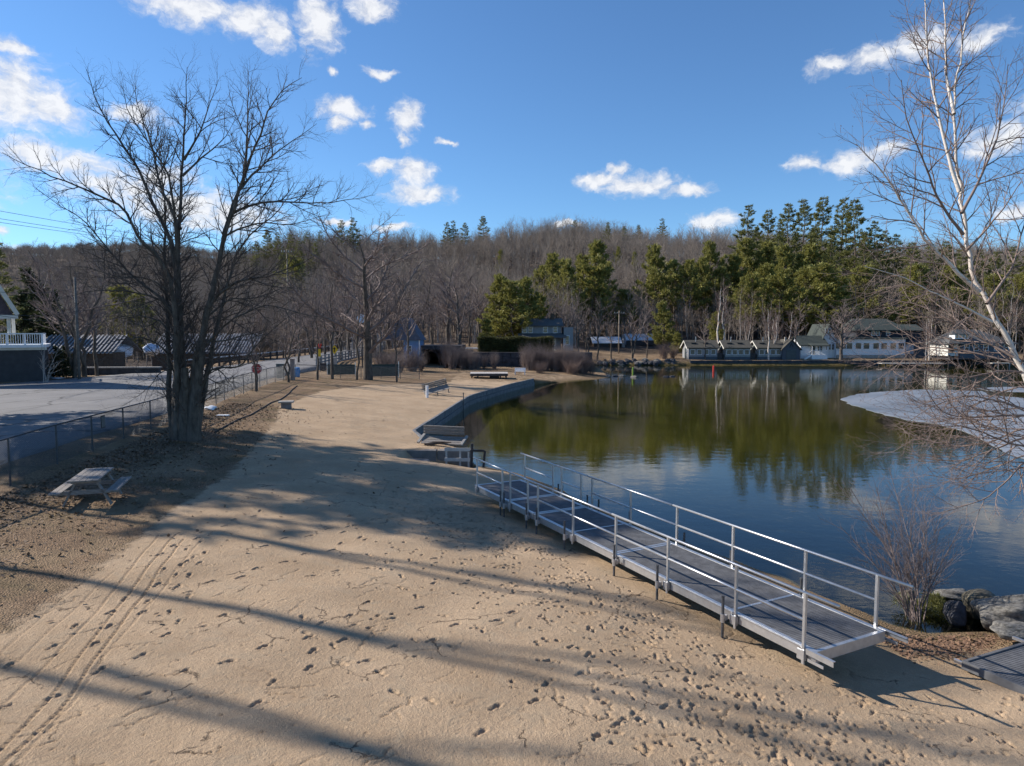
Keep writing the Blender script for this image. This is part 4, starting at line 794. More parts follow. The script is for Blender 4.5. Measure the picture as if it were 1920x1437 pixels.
def woods(name, P, hmin, hmax, wide, label):
    z = height(P); n = len(P); s = wr_.uniform(hmin, hmax, n) / 15 * (1 + .2 * np.sin(P[:, 0] * .07 + 2 * np.sin(P[:, 1] * .05)) + .12 * np.sin(P[:, 0] * .19 + P[:, 1] * .13))
    me = bpy.data.meshes.new(name); me.vertices.add(n); me.vertices.foreach_set('co', np.concatenate([P, z[:, None]], 1).astype(np.float32).ravel())
    a = me.attributes.new('size', 'FLOAT_VECTOR', 'POINT'); a.data.foreach_set('vector', np.stack([s * wide, s * wide, s], 1).astype(np.float32).ravel())
    a = me.attributes.new('turn', 'FLOAT_VECTOR', 'POINT'); a.data.foreach_set('vector', np.stack([np.zeros(n), np.zeros(n), wr_.uniform(0, 6.28, n)], 1).astype(np.float32).ravel())
    o = link(name, me); o['kind'] = 'stuff'
    if label: o['label'] = label; o['category'] = 'woods'
    g = bpy.data.node_groups.new(name, 'GeometryNodeTree'); g.interface.new_socket('Geometry', in_out='INPUT', socket_type='NodeSocketGeometry'); g.interface.new_socket('Geometry', in_out='OUTPUT', socket_type='NodeSocketGeometry')
    N = g.nodes; gi = N.new('NodeGroupInput'); go = N.new('NodeGroupOutput'); ip = N.new('GeometryNodeInstanceOnPoints'); ci = N.new('GeometryNodeCollectionInfo')
    ci.inputs['Collection'].default_value = protos; ci.inputs['Separate Children'].default_value = True; ci.inputs['Reset Children'].default_value = True; ip.inputs['Pick Instance'].default_value = True
    ri = N.new('FunctionNodeRandomValue'); ri.data_type = 'INT'
    [q for q in ri.inputs if q.name == 'Max' and q.type == 'INT'][0].default_value = 5
    def na(nm):
        q = N.new('GeometryNodeInputNamedAttribute'); q.data_type = 'FLOAT_VECTOR'; q.inputs['Name'].default_value = nm; return q.outputs['Attribute']
    lk = g.links; lk.new(gi.outputs[0], ip.inputs['Points']); lk.new(ci.outputs[0], ip.inputs['Instance']); lk.new([q for q in ri.outputs if q.type == 'INT'][0], ip.inputs['Instance Index'])
    e2 = N.new('FunctionNodeEulerToRotation'); lk.new(na('turn'), e2.inputs[0]); lk.new(e2.outputs[0], ip.inputs['Rotation']); lk.new(na('size'), ip.inputs['Scale']); lk.new(ip.outputs[0], go.inputs[0])
    md = o.modifiers.new('woods', 'NODES'); md.node_group = g; return o
woods('hillside_woods', hp, 8, 13.5, 1.25, 'bare grey-brown woods covering the hillside across the lake')
woods('valley_woods', lp, 10, 15, 1.15, 'bare woods in the valley beyond the mill and the road')
woods('distant_woods', fp, 14, 20, 2.2, 'hazy bare woods on the distant ridge')
# ------------------------------------------------------------------ materials for built things
M_alu = mat('aluminium', (.52, .52, .53), .38, .12, 8, metal=.75, spec=.5)
M_alud = mat('aluminium_deck', (.115, .115, .12), .7, .3, 4, metal=0, spec=.2, bump=.15)
M_pipe = mat('galvanised_pipe', (.10, .10, .105), .6, .4, 14, metal=.5)
M_steel = mat('fence_steel', (.085, .09, .10), .5, .25, 10, metal=.6)
M_oldwood = mat('weathered_wood', (.25, .225, .205), .85, .35, 5, bump=.4, stretch=(1, 8, 8))
M_palewood = mat('pale_timber', (.46, .44, .41), .8, .2, 4, bump=.3)
M_greywood = mat('grey_timber', (.30, .285, .27), .85, .3, 4, bump=.4, stretch=(6, 6, 1))
M_darkwood = mat('dark_timber', (.055, .05, .05), .85, .4, 5)
M_tablewood = mat('table_wood', (.26, .235, .215), .8, .45, 7, bump=.5, stretch=(10, 1, 10))
M_granite = mat('granite_block', (.155, .155, .16), .85, .3, 3, bump=.8, bscale=14)
M_shadecon = mat('shaded_concrete', (.20, .18, .165), .9, .3, 2, bump=.5, bscale=20)  # darker copy of the concrete, shade of the landing put into its colour
M_concrete = mat('concrete', (.34, .32, .295), .9, .25, 2.5, bump=.5, bscale=20)
M_darkstone = mat('dark_stone', (.055, .055, .062), .9, .5, 1.6, bump=.9, bscale=5)
M_rock = mat('boulder', (.15, .14, .125), .9, .65, 6, bump=1.0, bscale=9)
M_wetrock = mat('mossy_boulder', (.12, .105, .075), .8, .5, 3, bump=1.0, bscale=9)
M_white = mat('white_paint', (.74, .75, .77), .6, .08, 3)
M_offwhite = mat('cream_paint', (.62, .60, .54), .7, .1, 2)
M_siding = mat('grey_siding', (.24, .245, .255), .75, .12, 2)
M_sage = mat('sage_siding', (.25, .27, .26), .75, .12, 2)
M_bluegrey = mat('blue_grey_siding', (.075, .09, .11), .75, .15, 2)
M_blue = mat('blue_siding', (.14, .26, .47), .75, .2, 2)
M_darkside = mat('dark_shingle_wall', (.035, .038, .048), .85, .3, 3)
M_shing = mat('grey_shingles', (.095, .095, .095), .9, .25, 4, bump=.5, bscale=30)
M_greenroof = mat('green_shingles', (.05, .06, .054), .9, .25, 3, bump=.5, bscale=30)
M_cotroof = mat('cottage_shingles', (.078, .072, .06), .9, .25, 3, bump=.5, bscale=30)
M_metalroof = mat('metal_roof', (.21, .21, .22), .5, .15, 2, metal=.3)
M_metalroof2 = mat('pale_metal_roof', (.56, .57, .60), .45, .12, 2, metal=.2)
M_brown = mat('brown_wood', (.085, .06, .045), .85, .35, 3)
M_glass = mat('window_glass', (.025, .03, .04), .08, .2, 1, spec=.8)
M_door = mat('door_dark', (.06, .08, .085), .6, .2, 3)
M_red = mat('red_paint', (.55, .05, .04), .5, .12, 4)
M_signred = mat('faded_red_paint', (.42, .07, .07), .55, .15, 4)
M_yellow = mat('yellow_paint', (.75, .47, .03), .5, .12, 4)
M_black = mat('black_paint', (.02, .02, .022), .5, .2, 4)
M_green = mat('green_paint', (.20, .30, .05), .5, .2, 4)
M_tarp = mat('pale_blue_tarp', (.52, .58, .70), .6, .15, 1.5, bump=.6, bscale=3)
M_snow = mat('old_snow', (.72, .75, .80), .7, .12, 2, bump=.6, bscale=4)
M_bluep = mat('blue_plastic', (.06, .28, .62), .4, .12, 3)
M_pole = mat('pole_wood', (.30, .24, .18), .85, .3, 5, stretch=(4, 4, .3))
M_mesh = mat('fence_mesh', (.085, .09, .10), .5, .2, 10, metal=.4)
M_wire = mat('cable_black', (.03, .03, .033), .6, .1, 2)
# ------------------------------------------------------------------ aluminium ramp
NR_ = np.array([.891, .453]); DW = 1.75; DZ = -.2
dk = empty('dock_ramp', (DA[0], DA[1], DZ), math.atan2(DU[1], DU[0]), 'long aluminium dock ramp with double pipe railings along the water', 'dock ramp')
def L3(t, s, z=0.0): return (t, -s, z)            # local: x runs up the ramp, s to its right
SEC = [(.14, 5.72), (5.75, 9.62), (9.68, 11.34), (11.40, 13.8)]
for k, (a, b_) in enumerate(SEC):
    mb = MB(); n = int((b_ - a - .16) / .05)
    for i in range(n):
        x = a + .08 + (b_ - a - .16) * (i + .5) / n; mb.box(L3(x, DW / 2, -.014), (.042, DW - .15, .022))
    mb.box(L3((a + b_) / 2, DW / 2, -.03), (b_ - a - .1, DW - .16, .012))
    d = mb.build('deck_panel', M_alud, dk)
    fr_ = MB()
    for s in (.0375, DW - .0375): fr_.box(L3((a + b_) / 2, s, -.085), (b_ - a, .075, .19)); fr_.box(L3((a + b_) / 2, s + (-.05 if s < 1 else .05), -.005), (b_ - a, .03, .025))
    for x in (a + .0375, b_ - .0375): fr_.box(L3(x, DW / 2, -.09), (.07, DW - .15, .19))
    for i in range(1, int((b_ - a) / 1.9)): fr_.box(L3(a + 1.9 * i, DW / 2, -.1), (.05, DW - .15, .10)); fr_.box(L3(a + 1.9 * i, DW / 2, .0), (.06, DW - .15, .006))
    fr_.build('deck_frame', M_alu, dk, bevel=.006)
POSTS = [.35, 1.86, 3.77, 5.62, 7.49, 9.35, 9.95, 11.08, 11.62, 13.55]
def zb(t, s):
    p = DA + DU * t + NR_ * s; return gz(p[0], p[1]) - DZ
for side, s in ((0, -.035), (1, DW + .035)):
    for x in POSTS:
        ps = MB().box(L3(x, s, .36), (.05, .05, 1.14)).build('railing_post', M_alu, dk, bevel=.004)
        MB().box(L3(x + .03, s + (.01 if side else -.01), -.12), (.15, .06, .17)).box(L3(x - .02, s + (.035 if side else -.035), -.14), (.05, .03, .24)).build('post_bracket', M_alu, ps, bevel=.004)
    for a, b_, c0, c1 in ((-.28, 5.78, .35, 5.62), (5.82, 9.55, 5.62, 9.35), (9.58, 11.36, 9.95, 11.08), (11.39, 13.85, 11.62, 13.55)):
        for zz_, q0, q1 in ((.93, a, b_), (.47, c0, c1)):
            MB().tube([L3(q0, s, zz_), L3((q0 + q1) / 2, s, zz_), L3(q1, s, zz_)], .026, 10).build('rail', M_alu, dk, smooth=True)
    for x in (2.05, 3.95, 5.5, 7.7, 9.2, 9.8, 11.25, 11.5):
        so_ = s + (.13 if side else -.13); g0 = zb(x, so_) - .12
        pp = MB().tube([L3(x, so_, g0), L3(x, so_, .28)], .027, 8).tube([L3(x, so_, .28), L3(x, so_, .30)], .031, 8).build('support_pipe', M_pipe, dk, smooth=False)
        MB().tube([L3(x, so_, -.2), L3(x, so_, -.04)], .042, 8).box(L3(x, s + (.07 if side else -.07), -.12), (.06, .08, .10)).build('pipe_collar', M_alu, pp)
    br_ = MB().box(L3(.03, s + (.02 if side else -.02), -.03), (.52, .012, .09)).box(L3(.03, s, .012), (.52, .06, .012)).box(L3(.10, s + (.02 if side else -.02), -.16), (.30, .012, .05)).build('hinge_plate', M_alu, dk)
# spare deck section lying on the sand
c0, c1 = at_z(1803, 1240, -.76), at_z(1906, 1209, -.76); c2 = at_z(1935, 1291, -.76)
u_ = (c1 - c0).normalized(); v_ = Vector((u_.y, -u_.x, 0)); v_ = v_ if v_.dot(c2 - c0) > 0 else -v_
sp_ = empty('deck_section', tuple(c0), math.atan2(v_.y, v_.x), 'spare grey ribbed deck section lying on the sand', 'deck section'); wdt = 1.75; sgn = 1 if Vector((-v_.y, v_.x, 0)).dot(u_) > 0 else -1
mb = MB(); n = 56
for i in range(n): mb.box((.06 + 2.8 * (i + .5) / n, sgn * wdt / 2, -.02), (.042, wdt - .14, .02))
mb.box((1.46, sgn * wdt / 2, -.05), (2.8, wdt - .14, .01)); mb.build('deck_panel', M_alud, sp_)
mb = MB()
for s in (.035, wdt - .035): mb.box((1.46, sgn * s, -.06), (2.92, .07, .15))
for x in (.03, 2.89): mb.box((x, sgn * wdt / 2, -.06), (.06, wdt - .14, .15))
mb.build('deck_frame', M_alud, sp_, bevel=.006); MB().box((.05, sgn * (wdt + .05), .01), (.5, .05, .05)).box((-.06, sgn * .03, -.05), (.16, .04, .06)).build('hinge_plate', M_alu, sp_)
# ------------------------------------------------------------------ chain-link fences
def fence(name, path, h, label, cell=.075, gap=2.6, group=None, wire=.0036, rail=.026, lift=.0):
    pts = smooth_line([(x, y, gz(x, y) + lift) for x, y in path], max(12, int(len(path) * 8))); s = np.append(0, np.cumsum(np.linalg.norm(np.diff(pts[:, :2], axis=0), axis=1))); Lf = s[-1]
    at_ = lambda q: np.array([np.interp(q, s, pts[:, k]) for k in range(3)])
    o = Vector(pts[0]); root = empty(name, tuple(o), 0, label, 'fence', group); off = -np.array(o)
    n = max(1, round(Lf / gap))
    for k in range(n + 1):
        p = at_(Lf * k / n) + off; q = MB().tube([p - [0, 0, .3], p + [0, 0, h + .02]], rail * 1.15, 8); q.build('post', M_steel, root)
    MB().tube([at_(q) + off + [0, 0, h] for q in np.linspace(0, Lf, n * 3 + 1)], rail, 8).build('top_rail', M_steel, root, smooth=True)
    q0 = np.arange(-h, Lf, cell); br = []
    for q in q0:
        for sg in (1, -1):
            a, b_ = q, q + h; za, zb_ = (0.03, h) if sg > 0 else (h, .03)
            ca, cb_ = max(a, 0), min(b_, Lf)
            if cb_ - ca < .02: continue
            f0, f1 = (ca - a) / h, (cb_ - a) / h
            p0, p1 = at_(ca) + off, at_(cb_) + off; p0[2] += za + (zb_ - za) * f0; p1[2] += za + (zb_ - za) * f1
            br.append((np.array([p0, (p0 + p1) / 2, p1]), np.full(3, wire), 0))
    v, f = batch_tubes(br, lambda l: 3); link('chain_link_mesh', fast_mesh(name + '_mesh', v, f, M_mesh), root); return root
FP = [(-14.5, 15), (-15.3, 22.3), (-15.95, 26.5), (-16.3, 30.4), (-17.9, 41.2), (-18.6, 44.2), (-20.5, 57.4), (-20.9, 64.5)]
fence('chain_link_fence', FP, 1.32, 'long chain-link fence with top rail between the road and the beach')
fence('chain_link_fence', [(-20.7, 65.2), (-17.5, 67.3), (-13.5, 70.3), (-9.9, 72.8)], 1.25, 'low wire fence curving round the trees by the bridge', .11, 2.2)
p = at_y(193, 791, 25.0); q = empty('fence_sign', tuple(p), math.atan2(-16.2 + 15.3, 28.2 - 22.3) * -1 + R(97), 'small dark sign hung on the chain-link fence', 'sign'); q.rotation_euler = (0, 0, R(99))
MB().box((0, 0, 0), (.34, .02, .46)).build('sign_board', M_black, q, bevel=.01); MB().box((0, -.014, 0), (.30, .004, .40)).build('sign_face', mat('grey_sign_face', (.16, .155, .15), .7, .2, 6), q)
# ------------------------------------------------------------------ granite retaining wall
wl = empty('retaining_wall', (WALL[1][0], WALL[1][1], -1.2), 0, 'bent granite block retaining wall holding the beach above the lake', 'retaining wall'); wo = np.array([WALL[1][0], WALL[1][1]])
rr_ = random.Random(4); mbs = [MB(), MB()]; fine = resample(WALL, 100)
wx = np.append(0, np.cumsum(np.linalg.norm(np.diff(fine, axis=0), axis=1)))
for row, (z0, z1) in enumerate(((-1.0, .28), (.30, .83))):
    q = 0
    if row == 0: z0, z1 = -.9, .34
    else: z0, z1 = .355, .79
    while q < wx[-1] - .3:
        l = min(rr_.uniform(1.5, 2.3), wx[-1] - q); corner = 4.2
        if q < corner < q + l - .05: l = corner - q
        a = np.array([np.interp(q + .012, wx, fine[:, k]) for k in (0, 1)]) - wo; b_ = np.array([np.interp(q + l - .012, wx, fine[:, k]) for k in (0, 1)]) - wo
        d = b_ - a; nrm = np.array([d[1], -d[0]]) / np.linalg.norm(d); j = rr_.uniform(-.015, .015) + (.06 if row == 0 else 0)       # normal points to the lake
        zt = z1 + (rr_.uniform(-.012, .02) if row else 0)
        mbs[row].prism([tuple(a + nrm * (.12 + j)), tuple(a - nrm * .06), tuple(b_ - nrm * .06), tuple(b_ + nrm * (.12 + j))], z0, zt); q += l
for row in (0, 1): mbs[row].build('block_course', M_granite, wl, bevel=.02)
# sunken landing with concrete blocks and a timber rail
cbk = empty('concrete_wall', (-4.7, 30.95, -1.2), 0, 'low concrete block wall lining the sunken landing', 'wall')
MB().box((.55, .25, .30), (1.35, .5, .92)).box((2.05, .27, .31), (1.55, .5, .90)).build('concrete_block', M_shadecon, cbk, bevel=.03); MB().box((1.25, .33, .3), (.10, .3, .85)).build('joint_post', M_darkwood, cbk)
MB().prism([(.0, -2.3), (1.15, -2.2), (1.1, -1.2), (.1, -1.0)], -.3, .62).build('footing_block', M_shadecon, cbk, bevel=.12)
tf = empty('timber_railing', (-2.95, 30.35, -1.25), R(-3), 'short weathered timber railing standing in the water by the sunken landing', 'railing')
for x in (0, .62, 1.0): MB().box((x, 0, .4), (.075, .075, 1.15)).build('post', M_palewood, tf)
for x, d in ((1.12, .05), (1.62, .12)): MB().bar((x, .05, -.3), (x + d, .02, 1.25 if x < 1.3 else .92), .10).build('post', M_darkwood, tf)
for z in (.52, .98): MB().box((.5, -.055, z), (1.15, .03, .15)).build('rail', M_palewood, tf)
MB().box((1.35, -.02, .93), (.75, .05, .10)).build('rail', M_darkwood, tf)
MB().tube([(-4.2, 30.1, -1.02), (-2.9, 29.6, -1.0), (-1.2, 29.2, -.97)], .05, 6).build('driftwood_log', M_darkwood); tag(bpy.data.objects['driftwood_log'], 'thin dark log lying at the mouth of the sunken landing', 'log')
# ------------------------------------------------------------------ furniture on the beach
a, b_ = at_z(155, 905, .86), at_z(187.5, 880.5, .86); ax = (b_ - a); ang = math.atan2(ax.y, ax.x); cen = (a + b_) / 2
tb = empty('picnic_table', (cen.x, cen.y, gz(cen.x, cen.y)), ang, 'weathered wooden picnic table with attached benches on the leafy bank', 'picnic table'); TL = 1.9
mb = MB()
for k in range(5): mb.box((0, (k - 2) * .152, .77), (TL, .143, .04))
mb.build('tabletop', M_tablewood, tb, bevel=.006)
for s in (-1, 1):
    mb = MB()
    for k in (0, 1): mb.box((0, s * (.62 + k * .15), .45), (TL, .143, .04))
    mb.build('bench_seat', M_tablewood, tb, bevel=.006)
for x in (-.62, .62):
    MB().box((x, 0, .40), (.04, 1.56, .12)).box((x, 0, .70), (.04, .74, .10)).build('cross_beam', M_tablewood, tb)
    for s in (-1, 1): MB().bar((x + .045, s * .60, 0.0), (x + .045, s * .22, .75), .045, .13, up=(1, 0, 0)).build('leg', M_tablewood, tb)
p = on_ground(537, 766); sb = empty('stone_bench', tuple(p), R(12), 'small square-topped grey stone bench on the sand near the grass edge', 'bench')
MB().box((0, 0, .40), (.88, .62, .10)).build('seat', M_concrete, sb, bevel=.015); MB().box((0, 0, .17), (.58, .42, .38)).build('base', M_granite, sb, bevel=.015)
hp_ = [on_ground(x, y, .3) for x, y in ((402, 812), (425, 799), (448, 787), (470, 779), (492, 766), (508, 756), (526, 750), (540, 740), (548, 731), (557, 724))]
tag(MB().tube([tuple(p - hp_[0] + Vector((0, 0, .03))) for p in hp_], .032, 6).build('ground_strand', M_darkwood, smooth=True, loc=tuple(hp_[0])), 'thin dark hose lying up the grassy bank toward the two-stemmed tree', 'strand')  # dark tube added to draw a rut-like line on the bank
p = on_ground(418, 780); tag(MB().box((0, 0, .03), (.62, .34, .05)).build('white_board', M_white, loc=tuple(p), bevel=.01), 'small white board lying on the dry grass beyond the maple', 'board')
p = on_ground(801, 746); tag(MB().tube([(0, 0, -.2), (0, 0, .92)], .11, 10).tube([(0, 0, .92), (0, 0, .95)], .12, 10).build('white_post', M_white, loc=tuple(p)), 'short white post beside the tipped frame bench', 'post')
def plank_frame(name, loc, rz, tilt, label, w=1.9, d=.7, col_=None, legs=True, back=True):
    r = empty(name, loc, rz, label, 'bench'); r.rotation_euler = (tilt[0], tilt[1], rz); m_ = col_ or M_oldwood
    mb = MB()
    for k in range(4): mb.box((0, (k - 1.5) * d / 4, 0), (w, d / 4 - .03, .04))
    mb.build('seat', m_, r)
    if back:
        mb = MB()
        for k in range(3): mb.box((0, d / 2 + .06 + .02 * k, .14 + k * .16), (w, .04, .13))
        mb.build('backrest', m_, r)
    if legs:
        for x in (-w * .45, 0, w * .45): MB().box((x, 0, -.09), (.07, d, .14)).box((x, -d * .42, -.22), (.07, .07, .4)).box((x, d * .45, .1), (.07, .07, .9)).build('leg', m_, r)
    return r
p = on_ground(818, 741); plank_frame('tipped_bench', (p.x, p.y, p.z + .45), R(14), (R(24), R(-14)), 'weathered grey bench frame tipped on its side beside the white post', 2.1, .8)
fb = plank_frame('upturned_bench', (-3.35, 32.7, gz(-3.35, 32.7) + .30), R(-4), (R(24), R(2)), 'upturned weathered plank bench on the sand by the wall corner', 2.0, .7, M_oldwood, False, True)
MB().bar((-1.15, -.3, 0), (-.95, .35, .08), .12, .09).bar((.95, -.35, 0), (1.15, .3, .1), .12, .09).build('rail', M_greywood, fb)
rg = random.Random(3)
mb = MB()
for k in range(3):
    a = Vector((rg.uniform(-.7, -.2), rg.uniform(-.2, .2), .04)); mb.tube([a, a + Vector((.5, .1, .1)), a + Vector((1.0, rg.uniform(0, .3), .12))], [.05, .05, .03], 6)
q = Vector((-3.5, 32.2, gz(-3.5, 32.2) + .05)); tag(mb.build('driftwood_log', M_brown, loc=tuple(q)), 'brown driftwood under the upturned bench by the wall corner', 'log')
p = at_z(869, 800, -1.2); pz_ = Vector((-3.1, 49, -1.2)); pz_ = at_z(869, 771, -1.2)
tag(MB().tube([(0, 0, -.8), (0, 0, 1.35)], .035, 8).tube([(0, 0, 1.35), (0, 0, 1.45)], .045, 8).build('mooring_pole', M_steel, loc=tuple(pz_)), 'thin grey mooring pole standing in the water beside the granite wall', 'pole')
bz = at_z(862, 766, -1.15); tag(MB().tube([(0, 0, -.12), (0, 0, -.06), (0, 0, .06), (0, 0, .14), (0, 0, .17)], [.10, .19, .19, .10, .03], 10).build('mooring_buoy', M_white, smooth=True, loc=tuple(bz)), 'small white buoy floating against the granite wall', 'buoy')
p = on_ground(917, 709); pf = empty('swim_platform', tuple(p), R(2), 'low flat timber swim platform set on the upper beach', 'platform')
mb = MB(); [mb.box((-2.05 + k * .205, 0, .58), (.195, 3.0, .06)) for k in range(21)]; mb.build('platform_top', mat('pale_deck_boards', (.40, .37, .345), .85, .25, 3), pf)
MB().box((0, -1.45, .42), (4.2, .07, .24)).box((0, 1.45, .42), (4.2, .07, .24)).box((-2.1, 0, .42), (.07, 2.84, .24)).box((2.1, 0, .42), (.07, 2.84, .24)).build('skirt', M_darkwood, pf)
for x in (-1.95, -1.3, 1.3, 1.95):
    for y in (-1.3, 1.3): MB().box((x, y, .15), (.14, .14, .32)).build('leg', M_darkwood, pf)
MB().box((.6, -.6, .16), (1.1, .9, .3)).build('float', M_black, pf)
p = on_ground(975, 703); wb = empty('white_bench', tuple(p), R(-6), 'white painted bench at the back of the far beach', 'bench')
MB().box((0, 0, .42), (1.4, .45, .05)).build('seat', M_white, wb)
mb = MB(); [mb.box((0, .24 + .02 * k, .56 + k * .13), (1.4, .04, .11)) for k in range(3)]; mb.build('backrest', M_white, wb)
for x in (-.62, .62): MB().box((x, 0, .2), (.07, .45, .40)).box((x, -.18, .55), (.07, .06, .3)).build('leg', M_white, wb)
# ------------------------------------------------------------------ boulders
def rock_mesh(name, seed, mat_, sub=3, rough=.28):
    import bmesh as bmm
    bm = bmm.new(); bmm.ops.create_icosphere(bm, subdivisions=sub, radius=1); rg = np.random.default_rng(seed)
    dirs = rg.normal(0, 1, (14, 3)); dirs /= np.linalg.norm(dirs, axis=1, keepdims=True); offs = rg.uniform(.62, .95, 14); ph = rg.uniform(0, 6, 9); fq = rg.uniform(2, 6, (3, 3))
    for v in bm.verts:
        c = np.array(v.co); s = 1.0
        for d, o_ in zip(dirs, offs):
            q = c @ d
            if q > o_: s = min(s, o_ / q)
        c = c * s * (1 + rough * .24 * sum(math.sin(fq[k] @ c + ph[k]) for k in range(3))); v.co = c
    m_ = bpy.data.meshes.new(name); bm.to_mesh(m_); bm.free(); m_.materials.append(mat_); m_.polygons.foreach_set('use_smooth', [sub > 2] * len(m_.polygons)); return m_
def rock(px, py, z, size, label, seed, mat_, group=None, name='boulder', Y=None, rz=None):
    p = at_y(px, py, Y) if Y else at_z(px, py, z); o = link(name, rock_mesh(name, seed, mat_, 4 if size[0] > .3 and not Y else 2)); o.location = p; o.scale = size; o.rotation_euler = (seed * .7 % .5 - .25, 0, seed * 1.3 % 3.1 if rz is None else rz); return tag(o, label, 'boulder', group)
rock(1895, 1150, -.85, (.88, .55, .46), 'biggest pale grey boulder at the water edge', 3, M_rock, rz=.1); rock(1838, 1140, -1.0, (.46, .36, .40), 'mossy brown boulder left of the biggest one', 5, M_wetrock, rz=.4); rock(1794, 1150, -1.0, (.30, .26, .36), 'dark upright boulder beside the evergreen tuft', 8, M_darkstone, rz=1)
rock(1788, 1116, -1.2, (.52, .26, .16), 'flat tan boulder breaking the water behind the dark one', 12, M_rock, rz=.1); rock(1700, 1118, -1.25, (.32, .2, .16), 'low brown boulder in the water behind the bare shrub', 13, M_wetrock, rz=.3); rock(1900, 1182, -.75, (.5, .3, .14), 'low flat boulder in the leaves below the biggest one', 14, M_rock, rz=.2)
rg = np.random.default_rng(6)                              # fallen oak leaves by the boulders
n = 3200; px_ = rg.uniform(7.2, 12.5, n); py_ = 12.75 + rg.normal(0, .32, n) + .05 * (px_ - 9); pz0 = height(np.stack([px_, py_], 1)); kp = pz0 > -1.15; P0 = np.stack([px_, py_, pz0 + .012], 1)[kp]; n = len(P0)
a = rg.normal(0, 1, (n, 3)); a[:, 2] *= .35; a /= np.linalg.norm(a, axis=1, keepdims=True); s = np.cross(a, np.array([0, 0, 1.]) + rg.normal(0, .3, (n, 3))); s /= np.linalg.norm(s, axis=1, keepdims=True); l = rg.uniform(.03, .055, (n, 1))
v = np.stack([P0 - a * l, P0 + s * l * .6, P0 + a * l, P0 - s * l * .6], 1).reshape(-1, 3); tag(link('fallen_leaves', fast_mesh('fallen_leaves', v, np.arange(n * 4).reshape(n, 4), mat('dead_leaf', (.20, .12, .075), .8, .5, 14))), kind='stuff')
n = 9000; q = rg.random(n); fy = rg.uniform(11, 42, n); fx = np.interp(fy, [11, 22.3, 30.4, 42], [-14.3, -14.9, -15.9, -17.6]) + rg.gamma(1.6, 1.05, n); pz0 = height(np.stack([fx, fy], 1)); P0 = np.stack([fx, fy, pz0 + .02], 1)
a = rg.normal(0, 1, (n, 3)); a[:, 2] *= .4; a /= np.linalg.norm(a, axis=1, keepdims=True); s = np.cross(a, np.array([0, 0, 1.]) + rg.normal(0, .3, (n, 3))); s /= np.linalg.norm(s, axis=1, keepdims=True); l = rg.uniform(.04, .075, (n, 1))
v = np.stack([P0 - a * l, P0 + s * l * .6, P0 + a * l, P0 - s * l * .6], 1).reshape(-1, 3); tag(link('leaf_litter', fast_mesh('leaf_litter', v, np.arange(n * 4).reshape(n, 4), mat('litter_leaf', (.17, .115, .075), .85, .6, 9))), kind='stuff')
rk = [rock_mesh('bank_boulder', 30 + k, (M_darkstone, M_darkstone, M_rock, M_darkstone)[k % 4], 2) for k in range(6)]
rg = random.Random(12)
for k in range(58):
    px = rg.uniform(1122, 1262); row = rg.random(); Y = 126.2 + row * 1.6; x = at_y(px, 680, Y).x; o = link('bank_boulder', rk[rg.randrange(6)]); s = rg.uniform(.3, .75); o.location = (x, Y, -1.1 + row * .75 + rg.uniform(-.1, .15)); o.scale = (s * 1.3, s, s * .75); o.rotation_euler = (rg.uniform(-.3, .3), 0, rg.uniform(0, 3))
    tag(o, 'rough grey boulder in the heaped bank across the water below the utility pole', 'boulder', 'boulders heaped along the far bank')
for px, py, s, lb in [(1140, 707, .35, 'leftmost low rock breaking the water off the sand spit'), (1155, 706, .3, 'second low rock off the sand spit'), (1166, 706, .4, 'rounded rock off the sand spit tip'), (1250, 707, .35, 'dark rock in the open water, darker of a pair'), (1260, 706.5, .32, 'pale rock in the open water beside a dark one'), (1190, 708, .42, 'pale flat rock in the water under the green marker')]:
    o = link('water_rock', rk[rg.choice((0, 2, 4))]); o.location = at_z(px, py, -1.2); o.scale = (s * 1.6, s, s * .6); tag(o, lb, 'rock')
p = on_ground(1038, 704); o = link('beach_rock', rock_mesh('beach_rock', 44, mat('pale_rock', (.62, .56, .38), .8, .2, 4), 2)); o.location = p; o.scale = (.5, .35, .3); tag(o, 'pale yellowish rock on the far beach before the thicket', 'rock')
def stake(name, px, py0, py1, r, m_, lb, cat='marker'):
    p = at_z(px, py1, -1.2); top = at_y(px, py0, p.y).z; return tag(MB().tube([(0, 0, -.8), (0, 0, top + 1.2 - .06), (0, 0, top + 1.2)], [r, r, r * .6], 8).build(name, m_, loc=tuple(p)), lb, cat)
stake('channel_marker', 1338, 686, 697, .16, M_red, 'red channel marker standing in the lake'); stake('channel_marker', 1411, 692, 704, .07, M_black, 'thin black channel stake in front of the third cottage'); stake('channel_marker', 1186.5, 689, 706, .11, M_green, 'yellow-green channel marker near the pale flat rock')
# ------------------------------------------------------------------ buildings
def window(par, x, z, w, h, y=0.0, face='y', frame=None, muntin=True):
    """a window on a wall facing -y (face 'y') or -x (face 'x'); x is the position along the wall"""
    fr_ = MB(); t_ = .07
    def bx(u, zz_, du, dz, d0, dd):
        if face == 'y': fr_.box((u, y - d0, zz_), (du, dd, dz))
        else: fr_.box((y - d0, u, zz_), (dd, du, dz))
    for sx_ in (-1, 1): bx(x + sx_ * (w / 2 - t_ / 2), z, t_, h, .02, .08)
    for sz in (-1, 1): bx(x, z + sz * (h / 2 - t_ / 2), w - 2 * t_, t_, .02, .08)
    if muntin: bx(x, z, w - 2 * t_, .045, .02, .06)
    o = fr_.build('window', frame or M_white, par)
    q = MB(); d = .012
    if face == 'y': q.box((x, y - d, z), (w - 2 * t_, .02, h - 2 * t_))
    else: q.box((y - d, x, z), (.02, w - 2 * t_, h - 2 * t_))
    q.build('pane', M_glass, o); return o
